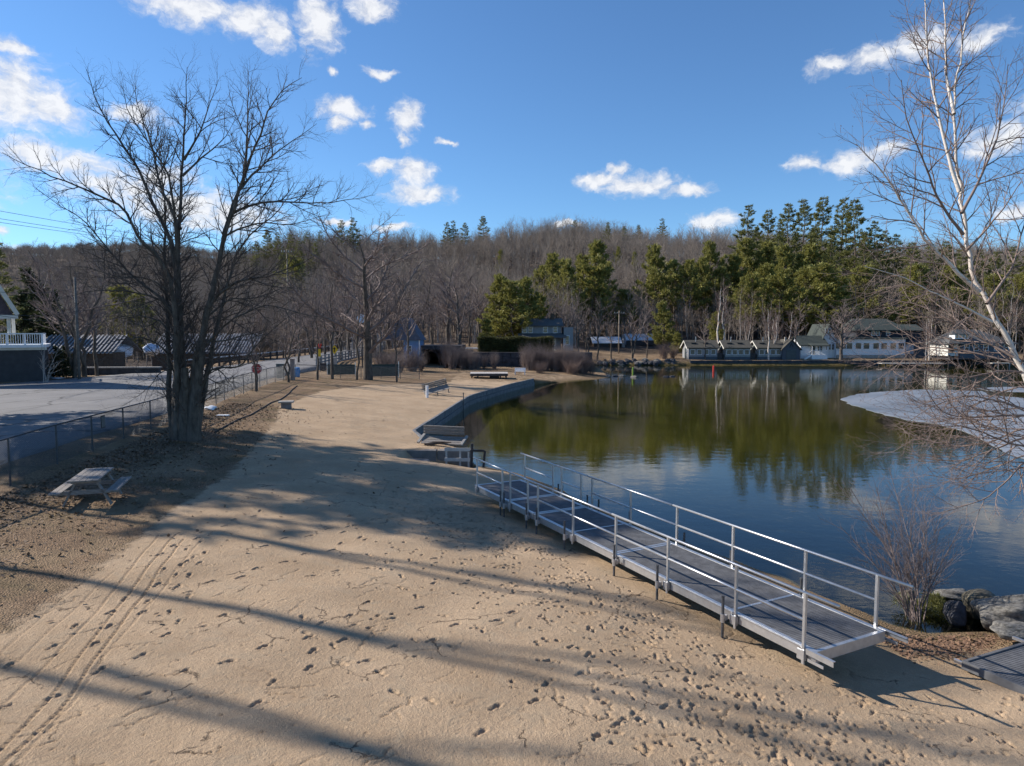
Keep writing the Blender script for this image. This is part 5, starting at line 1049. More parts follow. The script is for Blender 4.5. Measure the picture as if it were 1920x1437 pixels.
def gable_x(par, L, Wd, he, hr, wall, roof, ov=.35, th=.14, z0=-.5, x0=0, y0=0):
    """house with ridge along x: walls x0..x0+L, front wall at y0, depth Wd"""
    MB().extx([(y0, z0), (y0 + Wd, z0), (y0 + Wd, he), (y0 + Wd / 2, hr - .03), (y0, he)], x0, x0 + L).build('wall', wall, par)
    sl_ = (hr - he) / (Wd / 2); e = ov
    m1 = MB().extx([(y0 - e, he - e * sl_), (y0 + Wd / 2, hr), (y0 + Wd / 2, hr + th), (y0 - e, he - e * sl_ + th)], x0 - ov, x0 + L + ov)
    m1.extx([(y0 + Wd + e, he - e * sl_), (y0 + Wd + e, he - e * sl_ + th), (y0 + Wd / 2, hr + th), (y0 + Wd / 2, hr)], x0 - ov, x0 + L + ov)
    return m1.build('roof', roof, par)
def gable_y(par, Wd, D_, he, hr, wall, roof, ov=.35, th=.14, z0=-.5, x0=0, y0=0):
    """house with its gable facing -y"""
    MB().extr([(x0, z0), (x0, he), (x0 + Wd / 2, hr - .03), (x0 + Wd, he), (x0 + Wd, z0)], y0, y0 + D_).build('wall', wall, par)
    s_ = (hr - he) / (Wd / 2); e = ov
    m1 = MB().extr([(x0 - e, he - e * s_), (x0 - e, he - e * s_ + th), (x0 + Wd / 2, hr + th), (x0 + Wd / 2, hr)], y0 - ov, y0 + D_ + ov)
    m1.extr([(x0 + Wd + e, he - e * s_), (x0 + Wd / 2, hr), (x0 + Wd / 2, hr + th), (x0 + Wd + e, he - e * s_ + th)], y0 - ov, y0 + D_ + ov)
    return m1.build('roof', roof, par)
X_ = lambda px, Y: at_y(px, 660, Y).x
Zp = lambda py, Y: at_y(960, py, Y).z
# three lakeside cottages
CY_ = 130.0
for k, (pa, pb, lb) in enumerate([(1291, 1345, 'first grey lakeside cottage from the boulder bank, with four front windows'), (1360, 1407, 'middle grey lakeside cottage of the row of three'), (1422, 1466, 'third grey lakeside cottage, beside the gabled boathouse')]):
    x0, x1 = X_(pa, CY_), X_(pb, CY_); L = x1 - x0; zb_ = gz(x0, CY_) - .02
    h = empty('cottage', (x0, CY_, zb_), 0, lb, 'cottage', 'lakeside cottages in a row'); rf = gable_x(h, L, 4.6, 2.35, 3.55, M_sage if k else M_siding, M_cotroof, .4)
    MB().box((L / 2, -.03, .18), (L - .02, .06, .75)).build('skirting', M_bluegrey, h)
    for i in range(4): window(h, L * (.14 + .24 * i), 1.42, .95, 1.0, 0, 'y', muntin=False)
    for i in (0, 1):
        if k == 2 and i: continue
        MB().box((L * (.22 + .42 * i), 1.2, 3.05), (.9, .7, .35)).build('roof_vent', M_black, rf)
    MB().tube([(L * .33, 1.8, 3.0), (L * .33, 1.8, 4.35)], .07, 6).build('stove_pipe', M_alu, rf)
    MB().box((-.02, 2.3, 1.05), (.06, .95, 2.05)).build('door', M_door, h); window(h, .95, 1.45, .7, .9, 0, 'x')
    MB().bar((-.42, -.40, 2.08), (-.42, 2.3, 3.52), .05, .2).bar((-.42, 5.0, 2.08), (-.42, 2.3, 3.52), .05, .2).build('barge_board', M_offwhite, h)
    if k: MB().box((-.9, 1.2, .45), (1.0, 1.6, 1.6)).build('woodpile_box', M_darkwood, h)
# boathouse
Y = 129.4; x0, x1 = X_(1467, Y), X_(1500, Y); h = empty('boathouse', (x0, Y, gz(x0, Y)), 0, 'small blue-grey gabled boathouse with dark double door', 'boathouse'); Wd = x1 - x0
gable_y(h, Wd, 5, 2.1, 3.75, M_bluegrey, M_cotroof, .3); MB().box((Wd / 2, -.03, .95), (Wd * .55, .07, 1.9)).build('door', M_door, h)
MB().bar((Wd / 2 - .35, -.05, 2.35), (Wd / 2, -.05, 3.1), .08).bar((Wd / 2 + .35, -.05, 2.35), (Wd / 2, -.05, 3.1), .08).build('gable_trim', M_black, h); MB().box((Wd / 2 - .3, 2.2, 3.9), (.3, .3, .8)).build('chimney', M_concrete, h)
# white cottage with porch
Y = 132.0; x0, x1 = X_(1501, Y), X_(1549, Y); L = x1 - x0; h = empty('white_cottage', (x0, Y, gz(x0, Y)), 0, 'small white cottage with railed porch between boathouse and lodge', 'cottage')
gable_x(h, L, 5, 2.7, 4.3, M_white, M_greenroof, .4)
MB().box((L * .62, -.75, .30), (L * .6, 1.5, .95)).build('porch_floor', M_white, h)
for x in (.33, .62, .91): MB().box((L * x, -1.42, 1.55), (.1, .1, 1.9)).build('porch_post', M_white, h)
mb = MB().box((L * .62, -1.42, 1.62), (L * .58, .05, .07)); [mb.box((L * (.34 + .03 * i), -1.42, 1.2), (.03, .03, .80)) for i in range(19)]; mb.build('porch_railing', M_white, h)
MB().bar((L * .33, -1.35, 1.6), (L * .02, -1.6, .6), .06).bar((L * .33, -1.35, .8), (L * .02, -1.6, -.1), .10, .3).build('porch_stairs', M_white, h)
MB().box((L * .48, -.03, 1.7), (.85, .06, 2.0)).build('door', M_door, h); window(h, L * .75, 1.9, 1.0, 1.1)
MB().extx([(-1.7, 2.45), (-.1, 2.85), (-.1, 2.97), (-1.7, 2.57)], L * .28, L * .98).build('porch_roof', M_greenroof, h)
# lodge: white gable, long windowed porch, dark upper floor, green hip roof
Y = 133.0; h = empty('lodge', (X_(1550, Y), Y, gz(X_(1550, Y), Y)), 0, 'large white lodge with long windowed porch, dark upper floor and green roof', 'lodge'); xo = X_(1550, Y); zo = h.location.z
fx = lambda px: X_(px, Y) - xo
fz = lambda py: Zp(py, Y) - zo
xa, xb, xc, xd = fx(1546), fx(1568), fx(1697), fx(1742)
MB().extr([(xa, -.5), (xa, fz(633)), ((xa + xb) / 2 - .1, fz(610)), (xb, fz(633)), (xb, -.5)], .6, 8).build('gable_wall', M_white, h)
e = .3; mb = MB(); xm = (xa + xb) / 2 - .1; za, zt = fz(633), fz(609)
mb.extr([(xa - e, za - .5), (xm, zt), (xm, zt + .15), (xa - e, za - .35)], .3, 8.2); mb.extr([(xm, zt), (xb + e, za - .5), (xb + e, za - .35), (xm, zt + .15)], .3, 8.2); mb.build('gable_roof', M_greenroof, h)
for px in (1551, 1557): window(h, fx(px), fz(622), .55, 1.1, .6)
for px in (1552, 1558, 1564): window(h, fx(px), fz(651), .5, 1.2, .6)
MB().box(((xb + xc) / 2, 4, (fz(635) - .5) / 2), (xc - xb, 8, fz(635) + .5)).build('porch_wall', M_white, h)
MB().box(((xb + xc) / 2, -.04, .05), (xc - xb - .05, .07, 1.15)).build('foundation', M_concrete, h)
for px in (1572, 1580, 1592, 1609, 1624, 1642, 1657, 1674, 1689): window(h, fx(px), fz(649), 1.22, 1.25, 0, muntin=False)
MB().extx([(-.45, fz(636)), (2.2, fz(632)), (2.2, fz(631)), (-.45, fz(634.6))], xb, xc + .3).build('porch_roof', M_greenroof, h)
ua, ub = fx(1612), fx(1705); MB().box(((ua + ub) / 2, 4.6, (fz(617) + fz(637)) / 2), (ub - ua, 6, fz(617) - fz(637))).build('upper_wall', M_darkside, h)
window(h, fx(1644), fz(625), .7, .95, 1.6); window(h, fx(1652.5), fz(625), .7, .95, 1.6); window(h, fx(1672), fz(625), .8, .95, 1.6)
zt, ze = fz(597), fz(619); ra_, rb_ = fx(1612), fx(1683)
v = [(ua - .5, .9, ze), (ub + .5, .9, ze), (ub + .5, 8.3, ze), (ua - .5, 8.3, ze), (ua + .5, 4.6, zt), (rb_, 4.6, zt)]
v += [(x, y, z - .18) for x, y, z in v[:4]]
MB().add(v, [(0, 1, 5, 4), (1, 2, 5), (2, 3, 4, 5), (3, 0, 4), (6, 7, 1, 0), (7, 8, 2, 1), (8, 9, 3, 2), (9, 6, 0, 3), (9, 8, 7, 6)]).build('hip_roof', M_greenroof, h)
MB().box(((ub + xd) / 2 + .1, 5.6, (fz(622) - .5) / 2), (xd - ub - .2, 5.8, fz(622) + .5)).build('annex_wall', M_darkside, h)
MB().extx([(2.3, fz(621)), (5.6, fz(609)), (5.6, fz(608)), (2.3, fz(619.6))], ub - .2, xd + .5).extx([(5.6, fz(609)), (8.9, fz(621)), (8.9, fz(619.6)), (5.6, fz(608))], ub - .2, xd + .5).build('annex_roof', M_greenroof, h)
MB().box(((xc + xd) / 2 + .1, 1.4, (fz(645) - .5) / 2), (xd - xc - .3, 2.2, fz(645) + .5)).build('entry_wall', M_bluegrey, h); MB().box((fx(1707), .26, fz(655)), (1.5, .06, 1.8)).build('door', mat('pale_blue_door', (.30, .38, .46), .6, .1, 2), h)
MB().extx([(-.3, fz(643)), (2.5, fz(639)), (2.5, fz(638)), (-.3, fz(642))], xc, xd + .3).build('entry_roof', M_darkside, h)
# shingled house over the water
Y = 122.0; h = empty('boat_house', (X_(1778, Y), Y, -1.2), 0, 'grey-roofed dark blue house built over the water with small dormer', 'house'); xo = h.location.x
fx = lambda px: X_(px, Y) - xo
fz = lambda py: Zp(py, Y) + 1.2
xa, xb = fx(1781), fx(1900); ze, zt = fz(644), fz(618)
MB().box((fx(1790), 3.2, (fz(644) + fz(668)) / 2), (fx(1801) - fx(1781), 5.6, fz(644) - fz(668))).build('wall', M_offwhite, h)
MB().box(((fx(1801) + xb) / 2, 3.0, (fz(643) + fz(672)) / 2), (xb - fx(1801), 6, fz(643) - fz(672))).build('wall', M_bluegrey, h)
v = [(xa - .5, -.4, ze), (xb + .5, -.4, ze), (xb + .5, 6.5, ze), (xa - .5, 6.5, ze), (fx(1806), 3, zt), (fx(1850), 3, zt)]; v += [(x, y, z - .15) for x, y, z in v[:4]]
MB().add(v, [(0, 1, 5, 4), (1, 2, 5), (2, 3, 4, 5), (3, 0, 4), (6, 7, 1, 0), (7, 8, 2, 1), (8, 9, 3, 2), (9, 6, 0, 3), (9, 8, 7, 6)]).build('roof', M_shing, h)
dm_ = MB().box((fx(1803), .9, fz(631.5)), (2.5, 1.6, .8)).build('dormer', M_white, h); MB().box((fx(1803), .8, fz(627)), (2.9, 2.0, .10)).build('dormer_roof', M_shing, dm_)
for i in range(4): MB().box((fx(1803) - .84 + .56 * i, .09, fz(631.5)), (.36, .03, .5)).build('pane', M_glass, dm_)
MB().box((fx(1786), .38, fz(652)), (.9, .05, 2.0)).build('door', M_brown, h)
for px in (1812, 1830, 1848, 1868, 1886): window(h, fx(px), fz(652), .9, 1.2, 0)
for px in (1782, 1803, 1825, 1848, 1872, 1895): MB().box((fx(px), .3, .45), (.22, .22, 3.2)).box((fx(px), 5.6, .45), (.22, .22, 3.2)).build('pile', M_darkwood, h)
MB().box(((xa + xb) / 2, 2.6, fz(673)), (xb - xa + 1, 7, .22)).build('floor_deck', M_darkwood, h)
Y = 121.0; x0, x1 = X_(1655, Y), X_(1775, Y); h = empty('timber_dock', (x0, Y, -1.2), 0, 'long pale plank dock along the shore in front of the lodge', 'dock'); L = x1 - x0
MB().box((L / 2, .9, .55), (L, 1.8, .10)).build('dock_planks', mat('dock_planks', (.42, .39, .35), .85, .2, 3), h)
for i in range(8): MB().box((L * (i + .5) / 8, .2, -.1), (.16, .16, 1.2)).build('dock_post', M_darkwood, h)
Y = 118.5; x0, x1 = X_(1862, Y), X_(1990, Y); h = empty('timber_dock', (x0, Y, -1.2), 0, 'plank dock standing right of the house built over the water', 'dock'); L = x1 - x0
MB().box((L / 2, .6, .7), (L, 1.2, .12)).build('dock_planks', MATS['dock_planks'], h)
for i in range(6): MB().box((L * (i + .5) / 6, .0, .1), (.16, .16, 1.9)).build('dock_post', M_greywood, h)
# shore wall in front of the cottages
h = empty('shore_wall', (33, 127.2, -1.2), 0, 'dark fieldstone wall along the shore below the cottages and the lodge', 'wall'); rg = random.Random(8); mb = MB()
x = 0
while x < 55:
    l = rg.uniform(.7, 1.6); y_ = -.1 if x < 27 else -.1 - (x - 27) * .168
    for z0, z1 in ((-.6, .35), (.35, .84)): mb.box((x + l / 2, y_ - .35 + rg.uniform(-.08, .08), (z0 + z1) / 2), (l - .03, .55, z1 - z0 + rg.uniform(-.1, .06)), rz=rg.uniform(-.06, .06))
    x += l
mb.build('stone_course', M_darkstone, h)
# shed and quonset hut
Y = 152.0; x0, x1 = X_(1113, Y), X_(1163, Y); L = x1 - x0; zb_ = gz(x0, Y); h = empty('shed', (x0, Y, zb_), 0, 'brown wooden shed with pale metal roof beyond the utility pole', 'shed'); he, hr = Zp(643, Y) - zb_, Zp(633, Y) - zb_
gable_x(h, L, 5.5, he, hr, M_brown, M_metalroof2, .35); [MB().box((L * q, -.04, he * .4), (1.1, .08, he * .8)).build('door', M_darkwood, h) for q in (.2, .45, .75)]
x1b = X_(1172, Y) - x0; MB().extr([(L + .4, -.5), (L + .4, he), (x1b, he * .95), (x1b, -.5)], .5, 5.2).build('lean_to', M_greywood, h)
Y = 156.0; x0, x1 = X_(1174, Y), X_(1230, Y); L = x1 - x0; zb_ = gz(x0, Y); h = empty('quonset_hut', (x0, Y, zb_), 0, 'ribbed silver quonset hut beside the brown shed', 'hut'); H = Zp(626, Y) - zb_; n = 14
arc = lambda r: [(4 - r * 4 * math.cos(math.pi * i / n), H * r * math.sin(math.pi * i / n) ** .8) for i in range(n + 1)]
mb = MB()
for i in range(18):
    r = 1.0 if i % 2 else .965; mb.extx(arc(r) , L * i / 18, L * (i + 1) / 18 - .003)
mb.build('shell', M_metalroof2, h); MB().box((L + .03, 4, H * .32), (.06, 2.6, H * .62)).build('door', M_door, h); MB().box((L / 2, -.02, .55), (L, .3, 1.1)).build('base_wall', M_darkwood, h)
# grey house behind the hedge
Y = 118.0; x0, x1 = X_(978, Y), X_(1052, Y); L = x1 - x0; zb_ = gz(x0, Y); h = empty('grey_house', (x0, Y, zb_), 0, 'grey two-storey house with porch behind the clipped hedge', 'house')
he, hr = Zp(611, Y) - zb_, Zp(598, Y) - zb_; gable_x(h, L, 7, he, hr, M_siding, M_shing, .4)
zp0, zp1 = Zp(634, Y) - zb_, Zp(627, Y) - zb_
MB().extx([(-2.2, zp0), (-.0, zp1), (0, zp1 + .14), (-2.2, zp0 + .14)], -.6, L + .8).build('porch_roof', M_shing, h)
for q in (0, .35, .7, 1.05): MB().box((L * q, -2.0, zp0 / 2), (.14, .14, zp0)).build('porch_post', M_white, h)
for q in (.08, .22, .6, .85): window(h, L * q, (he + zp1) / 2, .8, 1.05)
window(h, L * .15, 1.2, .9, 1.2); window(h, L * .8, 1.2, .9, 1.2); MB().box((L * .5, -.03, 1.05), (1, .06, 2.1)).build('door', M_door, h)
MB().box((L + 1.2, 1.5, 1.7), (1.6, 5, 4.0)).build('side_wing', M_siding, h); window(h, L + 1.0, 1.5, .7, 1.6, -1.0)
MB().box((L * .8, 3.2, hr + .3), (.7, .7, 1.4)).build('chimney', M_brown, h)
# clipped hedge
Y = 104.6; x0, x1 = X_(896, Y), X_(1038, Y); zt = Zp(634, Y); zb_ = 1.7; rg = np.random.default_rng(14); n = 30000; L = x1 - x0
p = np.stack([rg.uniform(0, L, n), rg.uniform(0, 2.2, n), rg.random(n) * (zt - zb_)], 1); f_ = rg.integers(0, 3, n); p[f_ == 0, 1] = rg.uniform(-.05, .3, (f_ == 0).sum()); p[f_ == 1, 2] = zt - zb_ - rg.uniform(-.12, .25, (f_ == 1).sum())
p[:, 2] += .10 * np.sin(p[:, 0] * 1.3) * (p[:, 2] > 1); p[:, 1] += .12 * np.sin(p[:, 0] * 2.1)
a = rg.normal(0, 1, (n, 3)); a /= np.linalg.norm(a, axis=1, keepdims=True); s = np.cross(a, rg.normal(0, 1, (n, 3))); s /= np.linalg.norm(s, axis=1, keepdims=True)
v = np.stack([p - s * .05, p + a * .11 - s * .02, p + a * .2, p + a * .1 + s * .06], 1).reshape(-1, 3)
hd = empty('hedge', (x0, Y, zb_), 0, 'long clipped dark green hedge on the stone terrace', 'hedge'); link('foliage', fast_mesh('hedge_foliage', v, np.arange(n * 4).reshape(n, 4), M_hedge, False), hd)
MB().box((L / 2, 1.15, .9), (L - .4, 1.7, 2.0)).build('inner_growth', M_hedge, hd)
# terrace stone wall and culvert
h = empty('terrace_wall', (-8.3, 101.3, -1), 0, 'dark fieldstone terrace wall behind the thicket below the hedge', 'wall'); rg = random.Random(9); mb = MB()
x = 0
while x < 20:
    l = rg.uniform(.6, 1.3)
    for k in range(4): mb.box((x + l / 2, .5 + rg.uniform(-.1, .1), .4 + k * .72), (l - .02, 1.0, .71), rz=rg.uniform(-.08, .08))
    x += l
mb.build('stone_course', M_darkstone, h)
h = empty('stone_culvert', (-13.6, 100.5, -1.1), 0, 'dark stone culvert mouth where the stream passes under the terrace', 'culvert'); rg = random.Random(10)
for xx in (-.5, 5.5):
    mb = MB()
    for k in range(5):
        for j in range(7): mb.box((xx + rg.uniform(-.06, .06), .7 + j * 1.4, .35 + k * .72), (1.0, 1.38, .71))
    mb.build('side_wall', M_darkstone, h)
MB().box((2.5, 5.4, 3.75), (7.2, 10.5, .55)).build('roof_slab', M_darkstone, h); MB().box((2.5, 10.4, 1.5), (5, .5, 4.2)).build('back_wall', M_darkstone, h)
# blue house by the culvert
Y = 99.0; x0, x1 = X_(757, Y), X_(786, Y); h = empty('blue_house', (x0, Y, .9), 0, 'small blue house half hidden by bare trees above the culvert', 'house'); z1 = Zp(637, Y) - .9; Wd = x1 - x0
zr_ = Zp(596, Y) - .9; MB().box((Wd / 2, 2.5, (z1 - 2.2) / 2), (Wd, 5, z1 + 2.2)).build('wall', M_blue, h)
MB().extr([(-Wd * 1.3, z1 - .1), (-Wd * .45, zr_), (Wd * .25, zr_), (Wd + .4, z1 - .1)], -.4, 5.4).build('roof', mat('blue_slate_roof', (.10, .115, .16), .85, .25, 3), h)
window(h, Wd * .35, z1 * .55, .75, .95, 0); MB().box((Wd + .05, -.05, z1 * .4), (.16, .16, z1 + .4)).build('corner_board', M_white, h)
p = at_y(678, 598, 92); q = empty('round_sign', (p.x, p.y, gz(p.x, p.y)), 0, 'round white disc on a tall dark post among the trees by the bridge', 'sign'); hh = p.z - q.location.z
MB().tube([(0, .05, -.4), (0, .05, hh)], .09, 8).build('post', M_darkwood, q); MB().tube([(0, .0, 0), (0, -.06, 0)], [.62, .62], 20).build('disc', mat('pale_disc', (.55, .62, .72), .5, .1, 3), q, loc=(0, -.05, hh))
MB().tube([(0, 0, 0), (0, -.03, 0)], [.70, .70], 20).build('disc_rim', M_black, q, loc=(0, 0, hh))
# paved drive on the terrace
Y0 = 121; x0, x1 = X_(835, 121), X_(900, 121); tag(MB().prism([(-12.5, 116), (-5.2, 116), (-3.5, 126), (-13, 126)], gz(-8, 121) - .3, gz(-8, 121) + .06).build('path', mat('drive_gravel', (.30, .295, .30), .9, .15, 1)), kind='structure')
# ------------------------------------------------------------------ left side: porch house
Y = 60.0; zb_ = .5; h = empty('porch_house', (-41.2, Y, zb_), R(31), 'grey house with white railed porch at the picture edge', 'house')
lx = lambda px: (X_(px, Y) + 41.2) * .8
lz = lambda py: Zp(py, Y) - zb_
MB().box((-6.5, 3.4, (lz(652) - 1) / 2), (13, 6.8, lz(652) + 1)).build('lower_wall', mat('slate_siding', (.055, .055, .06), .8, .2, 2), h)
MB().box((-6.4, 3.3, lz(649)), (13.3, 7.2, .26)).build('porch_floor', M_white, h)
MB().box((-6.2, .0, lz(654)), (13.0, .12, .22)).build('fascia', M_offwhite, h)
z0, z1 = lz(646), lz(626)
mb = MB().box((-1.9, -.05, z1), (3.9, .10, .10)).box((-1.9, -.05, z0 + .05), (3.7, .07, .07)); [mb.box((-3.6 + .17 * i, -.05, (z0 + z1) / 2), (.045, .045, z1 - z0 - .1)) for i in range(21)]
for x in (-.02, -1.25, -2.5, -3.75): mb.box((x, -.05, (z0 + z1) / 2), (.15, .15, z1 - z0 + .12))
for i in range(20): mb.box((0, .25 + .2 * i, (z0 + z1) / 2), (.045, .045, z1 - z0 - .1))
mb.box((0, 2.2, z1), (.10, 4.4, .10)); mb.build('porch_railing', M_white, h)
MB().box((-6.6, .02, (z0 + z1) / 2 + .25), (5.4, .05, z1 - z0 - .45)).build('porch_screen', M_darkside, h)
zr = lz(594); MB().box((lx(18), .25, (z1 + zr) / 2 + .0), (.26, .26, zr - z1 + .2)).build('porch_post', M_offwhite, h); MB().box((lx(18), 3.9, (z1 + zr) / 2), (.26, .26, zr - z1 + .2)).build('porch_post', M_offwhite, h)
xe = lx(29); s_ = (lz(540) - lz(588)) / (lx(29) - lx(0)); apx = xe - 4.6
MB().extr([(apx - 4.6, zr), (apx, zr + 4.6 * s_), (xe - .1, zr + .1), (xe - .1, zr - .15), (apx - 4.6, zr - .15)], .35, 1.0).build('gable_wall', mat('dark_gable_shingles', (.085, .07, .085), .85, .2, 4), h)
mb = MB().extr([(xe + .25, zr + .02), (apx, zr + 4.6 * s_ + .25), (apx, zr + 4.6 * s_ + .5), (xe + .25, zr + .30)], -.1, 1.2).extr([(apx, zr + 4.6 * s_ + .25), (apx - 5, zr), (apx - 5, zr + .25), (apx, zr + 4.6 * s_ + .5)], -.1, 1.2); rfo = mb.build('roof', M_shing, h)
MB().bar((xe + .27, -.14, zr + .14), (apx, -.14, zr + 4.6 * s_ + .36), .06, .34).box(((xe + apx) / 2 - 2, -.12, zr - .05), (xe - apx + 4.6, .07, .32)).build('rake_board', M_offwhite, h)
# mill roofs, low wall, tarped boat, snow
def mill(name, lb, pxa, pxb, Y, pe, pr_, D_, hip):
    x0, x1 = X_(pxa, Y), X_(pxb, Y); L = x1 - x0; zg = -1.0; h = empty(name, (x0, Y, zg), 0, lb, 'mill building'); ze, zt = Zp(pe, Y) - zg, Zp(pr_, Y + D_) - zg
    MB().box((L / 2, D_ / 2, (ze - .1) / 2), (L, D_, ze - .1)).build('wall', M_brown, h)
    mb = MB(); n = int(L / .42); rx = (lambda x: x) 
    for i in range(n):
        a, b_ = -.4 + (L + .8) * i / n, -.4 + (L + .8) * (i + 1) / n; hp_ = max(0, (a - (L - hip)) / hip) if hip else 0
        for (u0, u1, dz) in ((a, a + (b_ - a) * .62, 0), (a + (b_ - a) * .62, b_, .15)):
            yt = D_ * (1 - hp_ * .98); zt_ = ze + (zt - ze) * yt / D_
            mb.extx([(-.5, ze - .12 + dz), (yt, zt_ + dz), (yt, zt_ - .05 + dz), (-.5, ze - .22 + dz)], u0, u1)
    mb.build('corrugated_roof', M_metalroof, h)
    MB().extx([(D_, zt - .02), (2 * D_ + .4, ze), (2 * D_ + .4, ze - .1), (D_, zt - .12)], -.4, L + .4).build('rear_roof', M_metalroof, h)
    return h
mill('mill_building', 'long brown mill building with corrugated metal roof behind the street tree', 72, 211, 80, 660, 630, 2.6, 0)
mill('mill_building', 'mill building with corrugated metal roof seen through the maple trunks', 285, 472, 104, 661, 627, 4, 0)
b0 = at_y(227, 655, 84); o = link('tarped_boat', rock_mesh('tarped_boat', 71, M_tarp, 4, .08)); o.location = (b0.x, b0.y, b0.z - .3); o.scale = (1.15, 2.2, 1.2); tag(o, 'boat under a pale blue tarp beside the long mill roof', 'boat')
b0 = at_y(286, 650, 98); o = link('tarped_boat', rock_mesh('tarped_boat_cover', 72, M_tarp, 4, .08)); o.location = (b0.x, b0.y, b0.z - .5); o.scale = (1.0, 2.0, 1.0); tag(o, 'smaller pale tarp-covered boat between the two mill roofs', 'boat')
for px, py, Y, s, lb in [(90, 682, 64.5, (.7, .5, .75), 'heap of old snow between the porch house and the evergreen bush'), (104, 695, 63.5, (.9, .5, .10), 'thin strip of old snow before the evergreen bush'), (395, 766, 39, (.35, .5, .16), 'small remnant of snow at the fence foot behind the maple')]:
    p = at_y(px, py, Y); o = link('snow_heap', rock_mesh('snow_heap', int(px), M_snow, 3, .4)); o.location = (p.x, p.y, gz(p.x, p.y) + s[2] * .3); o.scale = s; tag(o, lb, 'snow')
h = empty('stone_wall', (-46.5, 71, .2), R(4), 'low timber-topped stone wall below the mill roofs', 'wall'); MB().box((4.5, 0, .35), (10, .6, 1.3)).build('stone_course', M_darkstone, h); MB().box((4.5, 0, 1.05), (10.2, .8, .12)).build('cap', M_greywood, h)
rk2 = [rock_mesh('kerb_boulder', 90 + k, M_rock, 2) for k in range(3)]
for k in range(7):
    p = at_z(128 + 11 * k, 703 - k * .8, .6); o = link('kerb_boulder', rk2[k % 3]); o.location = p; o.scale = (.55, .4, .38); o.rotation_euler = (0, 0, k); tag(o, 'grey kerb boulder in the row by the wooden utility pole', 'boulder', 'boulders edging the road by the pole')
# ------------------------------------------------------------------ bridge guard rails
def guard(name, lb, pts, h_, post_gap, boards, mat_, top):
    pl = resample([p for p in pts], 60); z = np.array([road_z(y) for y in pl[:, 1]]); P = np.column_stack([pl, z]); s = np.append(0, np.cumsum(np.linalg.norm(np.diff(pl, axis=0), axis=1)))
    root = empty(name, tuple(P[0]), 0, lb, 'guard rail'); A3 = lambda q: np.array([np.interp(q, s, P[:, k]) for k in range(3)]) - P[0]
    n = int(s[-1] / post_gap)
    for k in range(n + 1): c = A3(s[-1] * k / n); MB().box(c + [0, 0, h_ / 2 - .2], (.2, .2, h_ + .4)).build('post', mat_, root)
    for z0, hh_ in boards:
        mb = MB()
        for k in range(n): a, b_ = A3(s[-1] * k / n), A3(s[-1] * (k + 1) / n); mb.bar(a + [-.14, 0, z0], b_ + [-.14, 0, z0], .07, hh_)
        mb.build('rail', top if z0 > .9 else mat_, root)
    return root
guard('bridge_guard_rail', 'weathered timber guard rail on the lake side of the bridge', [(-24.0, 84), (-25.3, 100), (-26.9, 125), (-28.5, 150)], 1.25, 2.6, ((.45, .22), (.85, .22), (1.28, .10)), M_greywood, M_greywood)
guard('bridge_guard_rail', 'pale guard rail along the far side of the road to the bridge', [(-37.4, 74), (-37.2, 92), (-38, 125), (-40.5, 180)], 1.15, 3.2, ((1.1, .16), (.6, .14)), M_darkwood, mat('pale_rail', (.55, .55, .56), .6, .15, 3))
MB().box((0, 0, 0), (.5, .9, .9)).build('bridge_end_block', M_darkwood); o = bpy.data.objects['bridge_end_block']; p = at_y(606, 684, 82); o.location = (p.x, p.y, gz(p.x, p.y) + .5); tag(o, 'dark timber block ending the bridge guard rail', 'post')
p = at_y(628, 690, 80); tag(MB().box((0, 0, .8), (.42, .42, 2.1)).build('concrete_pillar', M_concrete, loc=(p.x, p.y, gz(p.x, p.y) - .1), bevel=.03), 'grey concrete pillar at the bridge guard rail end', 'pillar')
# green tarp screens behind the low fence
for px, py, Y, w, hh_, lb in [(640, 694, 74, 3.0, 1.1, 'dark green windscreen panel behind the low fence by the bridge'), (718, 698, 74, 3.4, 1.3, 'dark green windscreen panel behind the low fence near its end')]:
    p = at_y(px, py, Y); q = empty('windscreen', (p.x, p.y, gz(p.x, p.y)), R(4), lb, 'screen'); MB().box((0, 0, hh_ * .55), (w, .04, hh_)).build('panel', mat('dark_green_mesh', (.035, .06, .06), .8, .3, 3), q)
    for x in (-w / 2, w / 2): MB().tube([(x, 0, -.3), (x, 0, hh_ * 1.3)], .04, 6).build('post', M_alu, q)
# ------------------------------------------------------------------ signs
def on_post(name, px, pyb, Y, lb, cat='sign', hpost=None, r=.03, m_=None):
    p = at_y(px, pyb, Y); g = gz(p.x, p.y); q = empty(name, (p.x, p.y, g), 0, lb, cat); hp_ = hpost or 2.2
    MB().tube([(0, 0, -.4), (0, 0, hp_)], r, 8).build('post', m_ or M_steel, q); return q
Ys = 51.5; p = at_y(482, 692, Ys); g = gz(p.x, p.y); q = on_post('stop_sign', 482, 700, Ys, 'faded red octagonal stop sign behind the chain-link fence', hpost=p.z - g + .4, r=.035); zc = p.z - g; r_ = .42
oc = [(r_ * math.cos(R(22.5 + 45 * k)), zc + r_ * math.sin(R(22.5 + 45 * k))) for k in range(8)]; oc2 = [(x * .92, zc + (z - zc) * .92) for x, z in oc]
MB().extr(oc, -.06, -.045).build('sign_rim', mat('faded_white_rim', (.6, .52, .50), .6, .1, 3), q); sf = MB().extr(oc2, -.068, -.061).build('sign_face', M_signred, q)
tx = bpy.data.curves.new('sign_text', 'FONT'); tx.body = 'STOP'; tx.size = .36; tx.align_x = 'CENTER'; tx.align_y = 'CENTER'; tx.extrude = .003; to = bpy.data.objects.new('lettering', tx); col.objects.link(to); to.parent = sf; to.location = (0, -.074, zc); to.rotation_euler = (R(90), 0, 0); to.data.materials.append(MATS['faded_white_rim'])
